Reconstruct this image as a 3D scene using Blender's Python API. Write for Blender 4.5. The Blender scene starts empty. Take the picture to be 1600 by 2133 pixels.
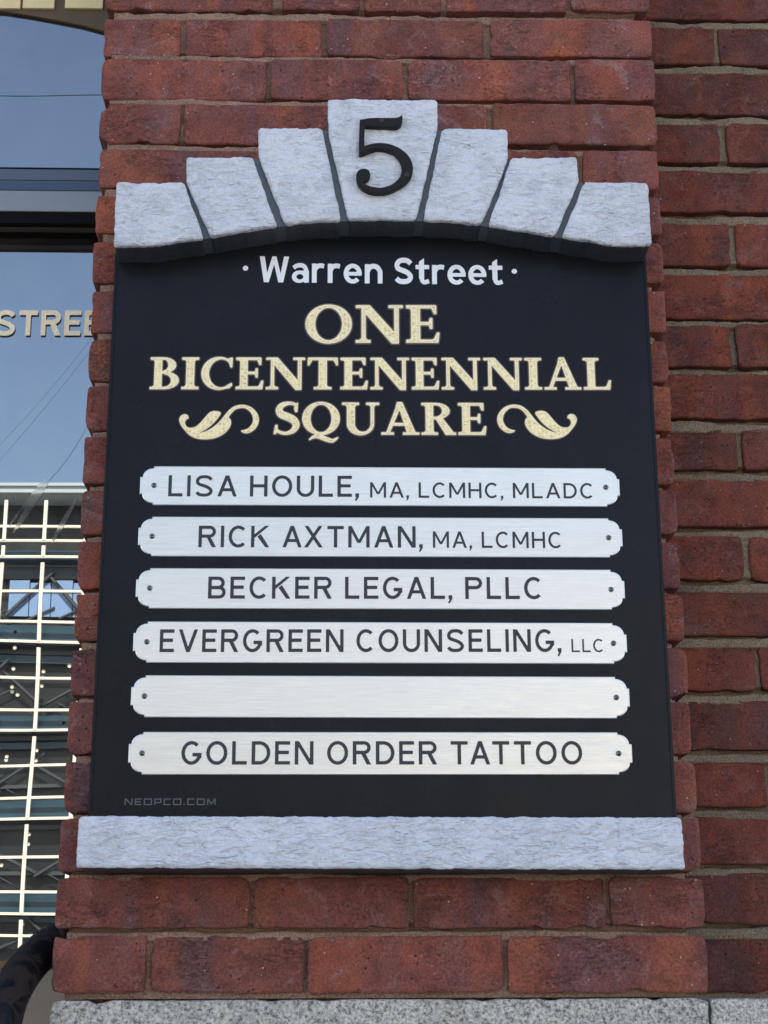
import bpy, math, random
import numpy as np
from mathutils import Vector, Matrix, noise
from mathutils.geometry import tessellate_polygon, delaunay_2d_cdt

scene = bpy.context.scene
COL = scene.collection
R = math.radians

# ------------------------------------------------------------------ camera, sky, sun, exposure
F_PX = 3330.0                      # focal length in pixels of a 1600 px wide frame
TH, PS, RO = R(16.622), R(-1.7106), R(0.2288)
CAMZ = 1.45
CAMY = -1.71
def cam_matrix():
    c, s = math.cos, math.sin
    Rz = np.array([[c(PS), -s(PS), 0], [s(PS), c(PS), 0], [0, 0, 1]])
    Rx = np.array([[1, 0, 0], [0, c(TH), -s(TH)], [0, s(TH), c(TH)]])
    Ry = np.array([[c(RO), 0, s(RO)], [0, 1, 0], [-s(RO), 0, c(RO)]])
    return Rz @ Rx @ Ry
M = cam_matrix()
CAM = np.array([0.0, CAMY, CAMZ])
def at(px, py, Y=0.0):
    """point of the vertical plane y = Y that the photograph shows at this pixel -> (x, z)"""
    d = M @ np.array([(px - 800) / F_PX, 1.0, (1066.5 - py) / F_PX])
    t = (Y - CAM[1]) / d[1]
    return float(CAM[0] + d[0] * t), float(CAM[2] + d[2] * t)

cam_data = bpy.data.cameras.new('camera')
cam = bpy.data.objects.new('camera', cam_data)
COL.objects.link(cam)
rt, fw, up = M[:, 0], M[:, 1], M[:, 2]
cam.matrix_world = Matrix(((rt[0], up[0], -fw[0], CAM[0]), (rt[1], up[1], -fw[1], CAM[1]),
                           (rt[2], up[2], -fw[2], CAM[2]), (0, 0, 0, 1)))
cam_data.sensor_fit = 'HORIZONTAL'
cam_data.sensor_width = 36.0
cam_data.lens = F_PX / 1600 * 36.0
cam_data.clip_start = 0.05
cam_data.clip_end = 2000
scene.camera = cam

SUN_EL, SUN_AZ = 40.0, 12.0        # the sun stands behind the wall (towards +y): the wall is in open shade
world = bpy.data.worlds.new('World')
scene.world = world
world.use_nodes = True
wn = world.node_tree
wn.nodes.clear()
sky = wn.nodes.new('ShaderNodeTexSky')
sky.sky_type = 'NISHITA'
sky.sun_disc = False
sky.sun_elevation = R(SUN_EL)
sky.sun_rotation = R(SUN_AZ)
sky.air_density = 1.0
sky.dust_density = 2.2
sky.ozone_density = 0.6
bg = wn.nodes.new('ShaderNodeBackground')
bg.inputs['Strength'].default_value = 0.15
wo = wn.nodes.new('ShaderNodeOutputWorld')
wn.links.new(sky.outputs[0], bg.inputs[0])
wn.links.new(bg.outputs[0], wo.inputs[0])

sun_data = bpy.data.lights.new('sun', 'SUN')
sun_data.energy = 5.0
sun_data.angle = R(0.53)
sun_data.color = (1.0, 0.94, 0.85)
sun = bpy.data.objects.new('sun', sun_data)
COL.objects.link(sun)
sd = Vector((math.sin(R(SUN_AZ)) * math.cos(R(SUN_EL)), math.cos(R(SUN_AZ)) * math.cos(R(SUN_EL)), math.sin(R(SUN_EL))))
sun.rotation_euler = sd.to_track_quat('Z', 'Y').to_euler()
sun.location = (0, 0, 30)

vs = scene.view_settings
vs.view_transform = 'Standard'
vs.look = 'None'
vs.gamma = 1
vs.use_curve_mapping = False
vs.exposure = 1.58

scene.cycles.use_denoising = True
scene.cycles.max_bounces = 6

# ------------------------------------------------------------------ helpers
def tag(o, label=None, cat=None, group=None, kind=None):
    if label: o['label'] = label
    if cat: o['category'] = cat
    if group: o['group'] = group
    if kind: o['kind'] = kind
    return o

def thing(name, loc, label, cat, group=None):
    o = bpy.data.objects.new(name, None)
    COL.objects.link(o)
    o.empty_display_size = 0.05
    o.location = loc
    return tag(o, label, cat, group)

def world_loc(o):
    v = Vector(o.location)
    p = o.parent
    while p:
        v += Vector(p.location)
        p = p.parent
    return v

def mesh_obj(name, verts, faces, mat, parent=None, origin=None, smooth=False, mats=None, mat_ids=None):
    """verts in world coordinates; the object's origin is put at their centre (or at origin)"""
    V = np.asarray(verts, dtype=float)
    o_ = np.array(origin) if origin is not None else (V.min(0) + V.max(0)) / 2
    me = bpy.data.meshes.new(name)
    me.from_pydata((V - o_).tolist(), [], faces)
    if mats:
        for m in mats: me.materials.append(m)
        me.polygons.foreach_set('material_index', mat_ids)
    else:
        me.materials.append(mat)
    if smooth:
        me.polygons.foreach_set('use_smooth', [True] * len(me.polygons))
    me.update()
    ob = bpy.data.objects.new(name, me)
    COL.objects.link(ob)
    if parent:
        ob.parent = parent
        ob.location = Vector(o_) - world_loc(parent)
    else:
        ob.location = o_
    return ob

def box_vf(x0, x1, y0, y1, z0, z1, bev=0.0):
    if bev <= 0:
        v = [(x, y, z) for x in (x0, x1) for y in (y0, y1) for z in (z0, z1)]
        f = [(0, 1, 3, 2), (4, 6, 7, 5), (0, 4, 5, 1), (2, 3, 7, 6), (0, 2, 6, 4), (1, 5, 7, 3)]
        return v, f
    import bmesh
    bm = bmesh.new()
    bmesh.ops.create_cube(bm, size=1)
    for q in bm.verts:
        q.co = Vector(((x0 + x1) / 2 + q.co.x * (x1 - x0), (y0 + y1) / 2 + q.co.y * (y1 - y0), (z0 + z1) / 2 + q.co.z * (z1 - z0)))
    bmesh.ops.bevel(bm, geom=list(bm.edges), offset=bev, segments=2, affect='EDGES', profile=0.6)
    bm.verts.index_update()
    v = [tuple(q.co) for q in bm.verts]
    f = [tuple(q.index for q in p.verts) for p in bm.faces]
    bm.free()
    return v, f

def box(name, mat, parent, x0, x1, y0, y1, z0, z1, bev=0.0):
    v, f = box_vf(x0, x1, y0, y1, z0, z1, bev)
    return mesh_obj(name, v, f, mat, parent)

def join_vf(parts):
    V, Fc = [], []
    for v, f in parts:
        n = len(V)
        V.extend(v)
        Fc.extend([tuple(i + n for i in q) for q in f])
    return V, Fc

def nz(x, y, z=0.0):
    return noise.noise(Vector((x, y, z)))

# ------------------------------------------------------------------ materials
class NT:
    def __init__(self, name):
        self.m = bpy.data.materials.new(name)
        self.m.use_nodes = True
        self.t = self.m.node_tree
        self.t.nodes.clear()
        self.out = self.t.nodes.new('ShaderNodeOutputMaterial')
        self.b = self.t.nodes.new('ShaderNodeBsdfPrincipled')
        self.link(self.b.outputs[0], self.out.inputs[0])
    def link(self, a, b): self.t.links.new(a, b)
    def n(self, kind, **kw):
        q = self.t.nodes.new('ShaderNode' + kind)
        for k, v in kw.items():
            if hasattr(q, k): setattr(q, k, v)
        return q
    def set(self, q, key, v):
        s = q.inputs[key]
        if hasattr(v, 'links') or isinstance(v, bpy.types.NodeSocket): self.link(v, s)
        else: s.default_value = v
    def coords(self, scale=(1, 1, 1), rnd=True, offs=37.0):
        tc = self.n('TexCoord')
        src = tc.outputs['Object']
        if rnd:
            oi = self.n('ObjectInfo')
            mu = self.n('VectorMath', operation='SCALE')
            cmb = self.n('CombineXYZ')
            for i, k in enumerate((1.0, 2.7, 5.1)):
                mm = self.n('Math', operation='MULTIPLY'); self.link(oi.outputs['Random'], mm.inputs[0]); mm.inputs[1].default_value = k * offs
                self.link(mm.outputs[0], cmb.inputs[i])
            ad = self.n('VectorMath', operation='ADD'); self.link(src, ad.inputs[0]); self.link(cmb.outputs[0], ad.inputs[1])
            src = ad.outputs[0]
            self.rand = oi.outputs['Random']
        mp = self.n('Mapping'); mp.inputs['Scale'].default_value = scale
        self.link(src, mp.inputs['Vector'])
        return mp.outputs[0]
    def noise(self, vec, scale, detail=4, rough=0.55, dist=0.0, out='Fac'):
        q = self.n('TexNoise')
        self.link(vec, q.inputs['Vector'])
        q.inputs['Scale'].default_value = scale; q.inputs['Detail'].default_value = detail
        q.inputs['Roughness'].default_value = rough; q.inputs['Distortion'].default_value = dist
        return q.outputs[out]
    def voro(self, vec, scale, feature='F1', out='Distance', randomness=1.0):
        q = self.n('TexVoronoi'); q.feature = feature
        self.link(vec, q.inputs['Vector']); q.inputs['Scale'].default_value = scale
        q.inputs['Randomness'].default_value = randomness
        return q.outputs[out]
    def ramp(self, fac, stops, interp='LINEAR'):
        q = self.n('ValToRGB')
        q.color_ramp.interpolation = interp
        el = q.color_ramp.elements
        while len(el) > 1: el.remove(el[-1])
        el[0].position = stops[0][0]; el[0].color = (*stops[0][1], 1) if not isinstance(stops[0][1], float) else (stops[0][1],) * 3 + (1,)
        for p, c in stops[1:]:
            e = el.new(p); e.color = (*c, 1) if not isinstance(c, float) else (c,) * 3 + (1,)
        self.link(fac, q.inputs[0])
        return q.outputs[0]
    def mix(self, fac, a, b, blend='MIX'):
        q = self.n('MixRGB'); q.blend_type = blend
        for i, v in ((0, fac), (1, a), (2, b)):
            if isinstance(v, bpy.types.NodeSocket): self.link(v, q.inputs[i])
            elif i == 0: q.inputs[0].default_value = v
            else: q.inputs[i].default_value = (*v, 1)
        return q.outputs[0]
    def math(self, op, a, b=0.0):
        q = self.n('Math', operation=op)
        for i, v in ((0, a), (1, b)):
            if isinstance(v, bpy.types.NodeSocket): self.link(v, q.inputs[i])
            else: q.inputs[i].default_value = v
        return q.outputs[0]
    def bump(self, h, strength, dist, prev=None):
        q = self.n('Bump'); q.inputs['Strength'].default_value = strength; q.inputs['Distance'].default_value = dist
        self.link(h, q.inputs['Height'])
        if prev: self.link(prev, q.inputs['Normal'])
        return q.outputs[0]
    def base(self, v): 
        if isinstance(v, bpy.types.NodeSocket): self.link(v, self.b.inputs['Base Color'])
        else: self.b.inputs['Base Color'].default_value = (*v, 1)
    def rough(self, v):
        if isinstance(v, bpy.types.NodeSocket): self.link(v, self.b.inputs['Roughness'])
        else: self.b.inputs['Roughness'].default_value = v
    def normal(self, v): self.link(v, self.b.inputs['Normal'])

def brick_mat(name, tint=(1, 1, 1), soot=0.35):
    t = NT(name)
    v = t.coords((1, 1, 1))
    big = t.noise(v, 14, 3, 0.6, 0.6)
    med = t.noise(v, 45, 5, 0.62, 0.4)
    fine = t.noise(v, 420, 4, 0.7)
    # columns of firing colour along the brick (stack marks)
    tc = t.coords((1, 0.1, 0.12), offs=11.0)
    band = t.noise(tc, 22, 2, 0.5, 0.8)
    c = t.ramp(big, [(0.30, (0.135, 0.040, 0.027)), (0.5, (0.205, 0.060, 0.038)), (0.68, (0.255, 0.074, 0.042))])
    c2 = t.ramp(band, [(0.36, (0.135, 0.074, 0.070)), (0.5, (0.205, 0.062, 0.044)), (0.64, (0.30, 0.090, 0.034))])
    c = t.mix(0.52, c, c2)
    per = t.ramp(t.rand, [(0.0, (0.70, 0.74, 0.82)), (0.25, (1.05, 0.93, 0.88)), (0.45, (0.80, 0.80, 0.84)), (0.7, (1.12, 1.00, 0.90)), (0.85, (0.92, 0.80, 0.78)), (1.0, (1.22, 1.02, 0.86))])
    c = t.mix(1.0, c, per, 'MULTIPLY')
    dk = t.ramp(med, [(0.32, 0.62), (0.52, 1.0), (0.7, 1.18)])
    c = t.mix(0.8, c, dk, 'MULTIPLY')
    c = t.mix(0.13, c, (0.175, 0.088, 0.077))
    # soot clouds
    so = t.ramp(t.noise(v, 26, 4, 0.65, 1.0), [(0.50, 0.0), (0.72, 1.0)])
    c = t.mix(t.math('MULTIPLY', so, soot), c, (0.085, 0.060, 0.055))
    # grey lime film
    film = t.ramp(t.noise(v, 19, 5, 0.7, 1.5), [(0.56, 0.0), (0.75, 1.0)])
    c = t.mix(t.math('MULTIPLY', film, 0.55), c, (0.25, 0.175, 0.16))
    # pits and crumbs
    pit = t.ramp(t.voro(v, 125), [(0.06, 0.0), (0.17, 1.0)])
    pitmask = t.ramp(t.noise(v, 60, 2), [(0.49, 0.0), (0.57, 1.0)])
    pits = t.math('MULTIPLY', t.math('SUBTRACT', 1.0, pit), pitmask)
    c = t.mix(t.math('MULTIPLY', pits, 0.75), c, (0.04, 0.018, 0.014))
    crumb = t.ramp(t.voro(t.coords((1, 1, 1), offs=91.0), 95), [(0.075, 1.0), (0.10, 0.0)])
    crm = t.ramp(t.noise(v, 33, 2), [(0.52, 0.0), (0.56, 1.0)])
    c = t.mix(t.math('MULTIPLY', t.math('MULTIPLY', crumb, crm), 0.8), c, (0.50, 0.36, 0.27))
    # drag creases from the mould
    cre = t.coords((1.0, 1.0, 3.2), offs=23.0)
    crn = t.noise(cre, 30, 5, 0.62, 2.2)
    crease = t.ramp(t.math('ABSOLUTE', t.math('SUBTRACT', crn, 0.5)), [(0.0, 0.0), (0.03, 1.0)])
    cmask = t.ramp(t.noise(v, 17, 2), [(0.50, 1.0), (0.60, 0.0)])
    crease = t.mix(cmask, crease, (1, 1, 1))
    c = t.mix(t.math('MULTIPLY', t.math('SUBTRACT', 1.0, crease), 0.55), c, (0.05, 0.022, 0.018))
    gr = t.ramp(fine, [(0.32, 0.58), (0.68, 1.48)])
    c = t.mix(1.0, c, gr, 'MULTIPLY')
    c = t.mix(1.0, c, tint, 'MULTIPLY')
    t.base(c)
    t.rough(0.88)
    t.b.inputs['Specular IOR Level'].default_value = 0.3
    n1 = t.bump(t.noise(v, 70, 8, 0.78), 0.85, 0.0042)
    n2 = t.bump(fine, 0.6, 0.0012, n1)
    n3 = t.bump(t.math('SUBTRACT', 1.0, pits), 1.0, 0.0028, n2)
    n4 = t.bump(crease, 0.6, 0.0022, n3)
    t.normal(n4)
    return t.m

def mortar_mat(name, col):
    t = NT(name)
    v = t.coords((1, 1, 1), rnd=False)
    c = t.ramp(t.noise(v, 9, 4), [(0.3, tuple(k * 0.75 for k in col)), (0.7, tuple(k * 1.2 for k in col))])
    sand = t.ramp(t.noise(v, 520, 3, 0.75), [(0.32, 0.52), (0.5, 1.0), (0.68, 1.55)])
    c = t.mix(1.0, c, sand, 'MULTIPLY')
    gr = t.ramp(t.voro(v, 260), [(0.10, 1.0), (0.17, 0.0)])
    c = t.mix(t.math('MULTIPLY', gr, 0.6), c, tuple(min(1, k * 2.1) for k in col))
    t.base(c); t.rough(0.95)
    t.b.inputs['Specular IOR Level'].default_value = 0.2
    n1 = t.bump(t.noise(v, 150, 5, 0.75), 0.9, 0.004)
    n2 = t.bump(t.noise(v, 600, 2, 0.7), 0.8, 0.0015, n1)
    t.normal(n2)
    return t.m

def cast_stone_mat():
    t = NT('white_cast_stone')
    v = t.coords((1, 1, 1), rnd=True)
    base = t.ramp(t.noise(v, 8, 4), [(0.3, (0.64, 0.64, 0.66)), (0.7, (0.70, 0.70, 0.72))])
    # trowel creases: thin crossing valleys in two directions, stronger where the mask allows
    def creases(rot, sc, thr, offs):
        mp = t.n('Mapping'); mp.inputs['Rotation'].default_value = (0, rot, 0); mp.inputs['Scale'].default_value = (1, 1, 3.6)
        t.link(t.coords((1, 1, 1), offs=offs), mp.inputs['Vector'])
        q = t.noise(mp.outputs[0], sc, 3, 0.5, 1.2)
        return t.ramp(t.math('ABSOLUTE', t.math('SUBTRACT', q, 0.5)), [(0.0, 0.0), (thr, 1.0)])
    a = creases(0.5, 34, 0.060, 13.0); b = creases(-0.62, 30, 0.055, 29.0); d = creases(0.1, 58, 0.065, 47.0)
    ma = t.ramp(t.noise(v, 24, 2), [(0.48, 0.0), (0.58, 1.0)])
    mb = t.ramp(t.noise(v, 29, 2, 0.5, 0.5), [(0.42, 1.0), (0.52, 0.0)])
    md = t.ramp(t.noise(t.coords((1, 1, 1), offs=63.0), 33, 2), [(0.56, 0.0), (0.64, 1.0)])
    h = t.mix(1.0, t.mix(ma, (1, 1, 1), a), t.mix(mb, (1, 1, 1), b), 'MULTIPLY')
    h = t.mix(1.0, h, t.mix(md, (1, 1, 1), d), 'MULTIPLY')
    c = t.mix(t.math('MULTIPLY', t.math('SUBTRACT', 1.0, h), 0.14), base, (0.42, 0.47, 0.50))      # creases tinted slightly darker
    sp = t.ramp(t.noise(v, 380, 3, 0.7), [(0.3, 0.90), (0.65, 1.07)])
    c = t.mix(1.0, c, sp, 'MULTIPLY')
    t.base(c); t.rough(0.62)
    mpf = t.n('Mapping'); mpf.inputs['Rotation'].default_value = (0, 0.45, 0); mpf.inputs['Scale'].default_value = (1, 1, 2.2)
    t.link(v, mpf.inputs['Vector'])
    foil = t.ramp(t.math('ABSOLUTE', t.math('SUBTRACT', t.noise(mpf.outputs[0], 62, 3, 0.55, 1.4), 0.5)), [(0.0, 0.0), (0.11, 1.0)])
    n0 = t.bump(t.noise(v, 38, 3, 0.5, 0.5), 0.6, 0.0040)
    nl = t.bump(t.noise(mpf.outputs[0], 75, 2, 0.5, 1.0), 0.9, 0.0036, n0)
    n1 = t.bump(foil, 0.16, 0.0010, nl)
    n2 = t.bump(h, 0.6, 0.0014, n1)
    n3 = t.bump(t.noise(v, 420, 3, 0.7), 0.35, 0.0007, n2)
    t.normal(n3)
    return t.m

def plain(name, col, rough=0.6, metal=0.0, spec=0.5, grain=0.0, gscale=200, bump=0.0, ior=None):
    t = NT(name)
    v = t.coords((1, 1, 1), rnd=False)
    if grain > 0:
        g = t.ramp(t.noise(v, gscale, 4, 0.65), [(0.3, 1 - grain), (0.7, 1 + grain)])
        t.base(t.mix(1.0, col, g, 'MULTIPLY'))
    else: t.base(col)
    t.rough(rough); t.b.inputs['Metallic'].default_value = metal
    t.b.inputs['Specular IOR Level'].default_value = spec
    if ior: t.b.inputs['IOR'].default_value = ior
    if bump > 0: t.normal(t.bump(t.noise(v, gscale, 4, 0.6), 0.6, bump))
    return t.m

def panel_mat():
    t = NT('black_satin_board')
    v = t.coords((1, 1, 1), rnd=False)
    dust = t.ramp(t.noise(v, 5, 6, 0.7, 0.4), [(0.35, 0.0), (0.75, 1.0)])
    vs_ = t.noise(t.coords((1, 1, 0.06), rnd=False), 60, 3, 0.6)
    c = t.mix(t.math('MULTIPLY', dust, 0.55), (0.0075, 0.0082, 0.0105), (0.018, 0.019, 0.023))
    c = t.mix(t.math('MULTIPLY', vs_, 0.22), c, (0.020, 0.022, 0.026))
    speck = t.ramp(t.voro(v, 55), [(0.018, 1.0), (0.03, 0.0)])
    c = t.mix(t.math('MULTIPLY', speck, 0.5), c, (0.16, 0.16, 0.15))
    t.base(c)
    t.rough(t.ramp(t.noise(v, 18, 5, 0.7), [(0.3, 0.24), (0.7, 0.36)]))
    t.b.inputs['Specular IOR Level'].default_value = 0.13
    t.normal(t.bump(t.noise(v, 240, 3, 0.6), 0.12, 0.0004))
    return t.m

def brushed_mat():
    t = NT('brushed_aluminium')
    v = t.coords((0.03, 1, 1), rnd=True)
    s = t.noise(v, 900, 4, 0.7)
    s2 = t.noise(t.coords((0.10, 1, 1), offs=19.0), 300, 3, 0.7)
    c = t.ramp(s, [(0.25, (0.60, 0.585, 0.54)), (0.75, (0.85, 0.83, 0.77))])
    c = t.mix(0.4, c, t.ramp(s2, [(0.3, (0.64, 0.625, 0.585)), (0.7, (0.85, 0.83, 0.775))]))
    c = t.mix(1.0, c, t.ramp(t.rand, [(0.0, 0.90), (1.0, 1.0)]), 'MULTIPLY')
    t.base(c)
    t.b.inputs['Metallic'].default_value = 0.94
    t.rough(t.ramp(s2, [(0.3, 0.33), (0.7, 0.46)]))
    t.normal(t.bump(s, 0.12, 0.0003))
    return t.m

def gold_mat():
    t = NT('gold_leaf')
    v = t.coords((1, 1, 1.6), rnd=False)
    q = t.voro(v, 215, 'F1', 'Distance', 0.45)
    c = t.ramp(q, [(0.10, (0.45, 0.29, 0.09)), (0.36, (0.85, 0.65, 0.29)), (0.7, (1.0, 0.85, 0.49))])
    t.base(c); t.rough(0.38); t.b.inputs['Metallic'].default_value = 0.35
    t.normal(t.bump(q, 0.4, 0.0006))
    return t.m

def granite_mat():
    t = NT('grey_granite')
    v = t.coords((1, 1, 1), rnd=True)
    n1 = t.noise(v, 300, 3, 0.65)
    c = t.ramp(n1, [(0.34, (0.13, 0.12, 0.105)), (0.45, (0.41, 0.38, 0.33)), (0.56, (0.60, 0.56, 0.48)), (0.66, (0.78, 0.73, 0.63))])
    bl = t.ramp(t.voro(v, 330), [(0.20, 1.0), (0.27, 0.0)])
    blm = t.ramp(t.noise(v, 120, 2), [(0.48, 0.0), (0.54, 1.0)])
    c = t.mix(t.math('MULTIPLY', t.math('MULTIPLY', bl, blm), 0.9), c, (0.055, 0.055, 0.06))
    st = t.ramp(t.noise(v, 11, 4, 0.6), [(0.3, (0.82, 0.80, 0.78)), (0.7, (1.05, 1.03, 1.0))])
    c = t.mix(1.0, c, st, 'MULTIPLY')
    pk = t.ramp(t.noise(v, 16, 3), [(0.58, 0.0), (0.75, 0.5)])
    c = t.mix(pk, c, t.mix(1.0, c, (1.1, 0.92, 0.90), 'MULTIPLY'))
    t.base(c); t.rough(0.7)
    t.normal(t.bump(t.noise(v, 260, 4, 0.7), 0.6, 0.0016))
    return t.m

def glass_mat():
    t = NT('coated_window_glass')
    v = t.coords((1, 1, 1), rnd=False)
    wob = t.noise(v, 1.6, 2, 0.5)
    t.base((0.006, 0.008, 0.010))
    t.rough(0.0)
    t.b.inputs['IOR'].default_value = 2.95
    t.normal(t.bump(wob, 0.25, 0.002))
    # thin film whose painted grey gives the mirrored sky a whitish lift
    film = t.ramp(t.noise(v, 7, 5, 0.7, 1.0), [(0.35, 0.0), (0.8, 1.0)])
    t.base(t.mix(t.math('MULTIPLY', film, 0.14), (0.010, 0.010, 0.010), (0.42, 0.38, 0.34)))
    return t.m

def rail_mat():
    t = NT('chipped_black_enamel')
    v = t.coords((1, 1, 1), rnd=False)
    ch = t.ramp(t.noise(v, 34, 5, 0.65, 0.8), [(0.47, 0.0), (0.56, 1.0)])
    c = t.mix(ch, (0.006, 0.006, 0.007), (0.030, 0.021, 0.017))
    t.base(c)
    t.rough(t.mix(ch, (0.42, 0.42, 0.42), (0.85, 0.85, 0.85)))
    t.b.inputs['Specular IOR Level'].default_value = 0.2
    n1 = t.bump(t.noise(v, 60, 5, 0.65), 0.5, 0.003)
    t.normal(t.bump(t.math('SUBTRACT', 1.0, ch), 0.6, 0.0012, n1))
    return t.m

MB = brick_mat('weathered_red_brick', (1.34, 1.36, 1.42))
MBW = brick_mat('dark_red_brick', (0.94, 0.86, 0.80), 0.6)  # recessed wall: darker, browner tint of the same brick
MM = mortar_mat('pink_mortar', (0.40, 0.245, 0.17))
MMW = mortar_mat('sandy_mortar', (0.30, 0.225, 0.150))
MSTONE = cast_stone_mat()
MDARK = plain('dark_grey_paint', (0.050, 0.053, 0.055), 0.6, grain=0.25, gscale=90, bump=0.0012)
MJOINT = plain('slate_grey_paint', (0.095, 0.102, 0.115), 0.55, grain=0.22, gscale=160, bump=0.0008)
MPANEL = panel_mat()
MALU = brushed_mat()
MALUEDGE = plain('bright_cut_edge', (0.92, 0.92, 0.91), 0.35, metal=0.7)
MSCREW = plain('dull_steel_screw', (0.26, 0.255, 0.24), 0.22, metal=1.0)
MSLOT = plain('black_screw_recess', (0.01, 0.01, 0.01), 0.7)
MINK = plain('dark_engraved_print', (0.022, 0.025, 0.028), 0.5, grain=0.15, gscale=400)
MWHITE = plain('white_vinyl', (0.92, 0.92, 0.92), 0.5)
MCREAM = plain('cream_gold_edge', (1.0, 0.86, 0.55), 0.45)
MBROWN = plain('brown_outline_vinyl', (0.14, 0.085, 0.06), 0.5)
MGOLD = gold_mat()
MGREYTXT = plain('grey_vinyl', (0.115, 0.12, 0.125), 0.5)
MNUM = plain('oiled_black_numeral', (0.013, 0.0115, 0.009), 0.5, spec=0.2, grain=0.3, gscale=300, bump=0.0004)
MNUMSCREW = plain('blackened_screw', (0.06, 0.058, 0.05), 0.4, metal=0.7)
MGRAN = granite_mat()
MGLASS = glass_mat()
MRAIL = rail_mat()
MALF = plain('grey_anodised_frame', (0.24, 0.245, 0.25), 0.38, metal=0.35, grain=0.05, gscale=30)
MALF2 = plain('blue_grey_bar_reflection', (0.095, 0.115, 0.145), 0.4, metal=0.3)
MALF3 = plain('slate_bar_reflection', (0.055, 0.080, 0.12), 0.4, metal=0.3)
MBLACK = plain('matt_black', (0.006, 0.006, 0.006), 0.8, spec=0.1)
MBRN = plain('dark_brown_bar', (0.06, 0.042, 0.026), 0.6)
MOLIVE = plain('olive_brown_board', (0.105, 0.066, 0.026), 0.6, grain=0.12, gscale=40)
MYEL = plain('gold_painted_block', (0.82, 0.67, 0.32), 0.5, grain=0.06, gscale=30)
MWINGOLD = plain('matt_gold_vinyl', (0.97, 0.80, 0.53), 0.55, grain=0.05, gscale=80)
MTAN = plain('tan_painted_sill', (0.27, 0.21, 0.145), 0.6, grain=0.06, gscale=40)
MRUST = plain('rusty_orange_strip', (0.22, 0.115, 0.045), 0.8, grain=0.3, gscale=90)

# ------------------------------------------------------------------ ground and street (out of frame, mirrored and bouncing light)
def sheet(name, mat, x0, x1, y0, y1, z):
    o = mesh_obj(name, [(x0, y0, z), (x1, y0, z), (x1, y1, z), (x0, y1, z)], [(0, 1, 2, 3)], mat)
    return tag(o, kind='structure')
MASPH = plain('asphalt', (0.055, 0.055, 0.056), 0.9, grain=0.3, gscale=60, bump=0.004)
MPAVE = plain('pavement_concrete', (0.40, 0.37, 0.33), 0.85, grain=0.15, gscale=14, bump=0.002)
MGND = plain('plaza_paving', (0.30, 0.28, 0.25), 0.9, grain=0.15, gscale=2)
sheet('ground', MGND, -300, 300, -300, 300, -0.02)
sheet('road', MASPH, -300, 300, -19.0, -9.0, -0.012)
v, f = box_vf(-60, 60, -9.0, 1.0, -0.1, 0.10)
tag(mesh_obj('pavement', v, f, MPAVE), kind='structure')
v, f = box_vf(-60, 60, -24.0, -19.0, -0.1, 0.10)
tag(mesh_obj('pavement', v, f, MPAVE), kind='structure')

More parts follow.
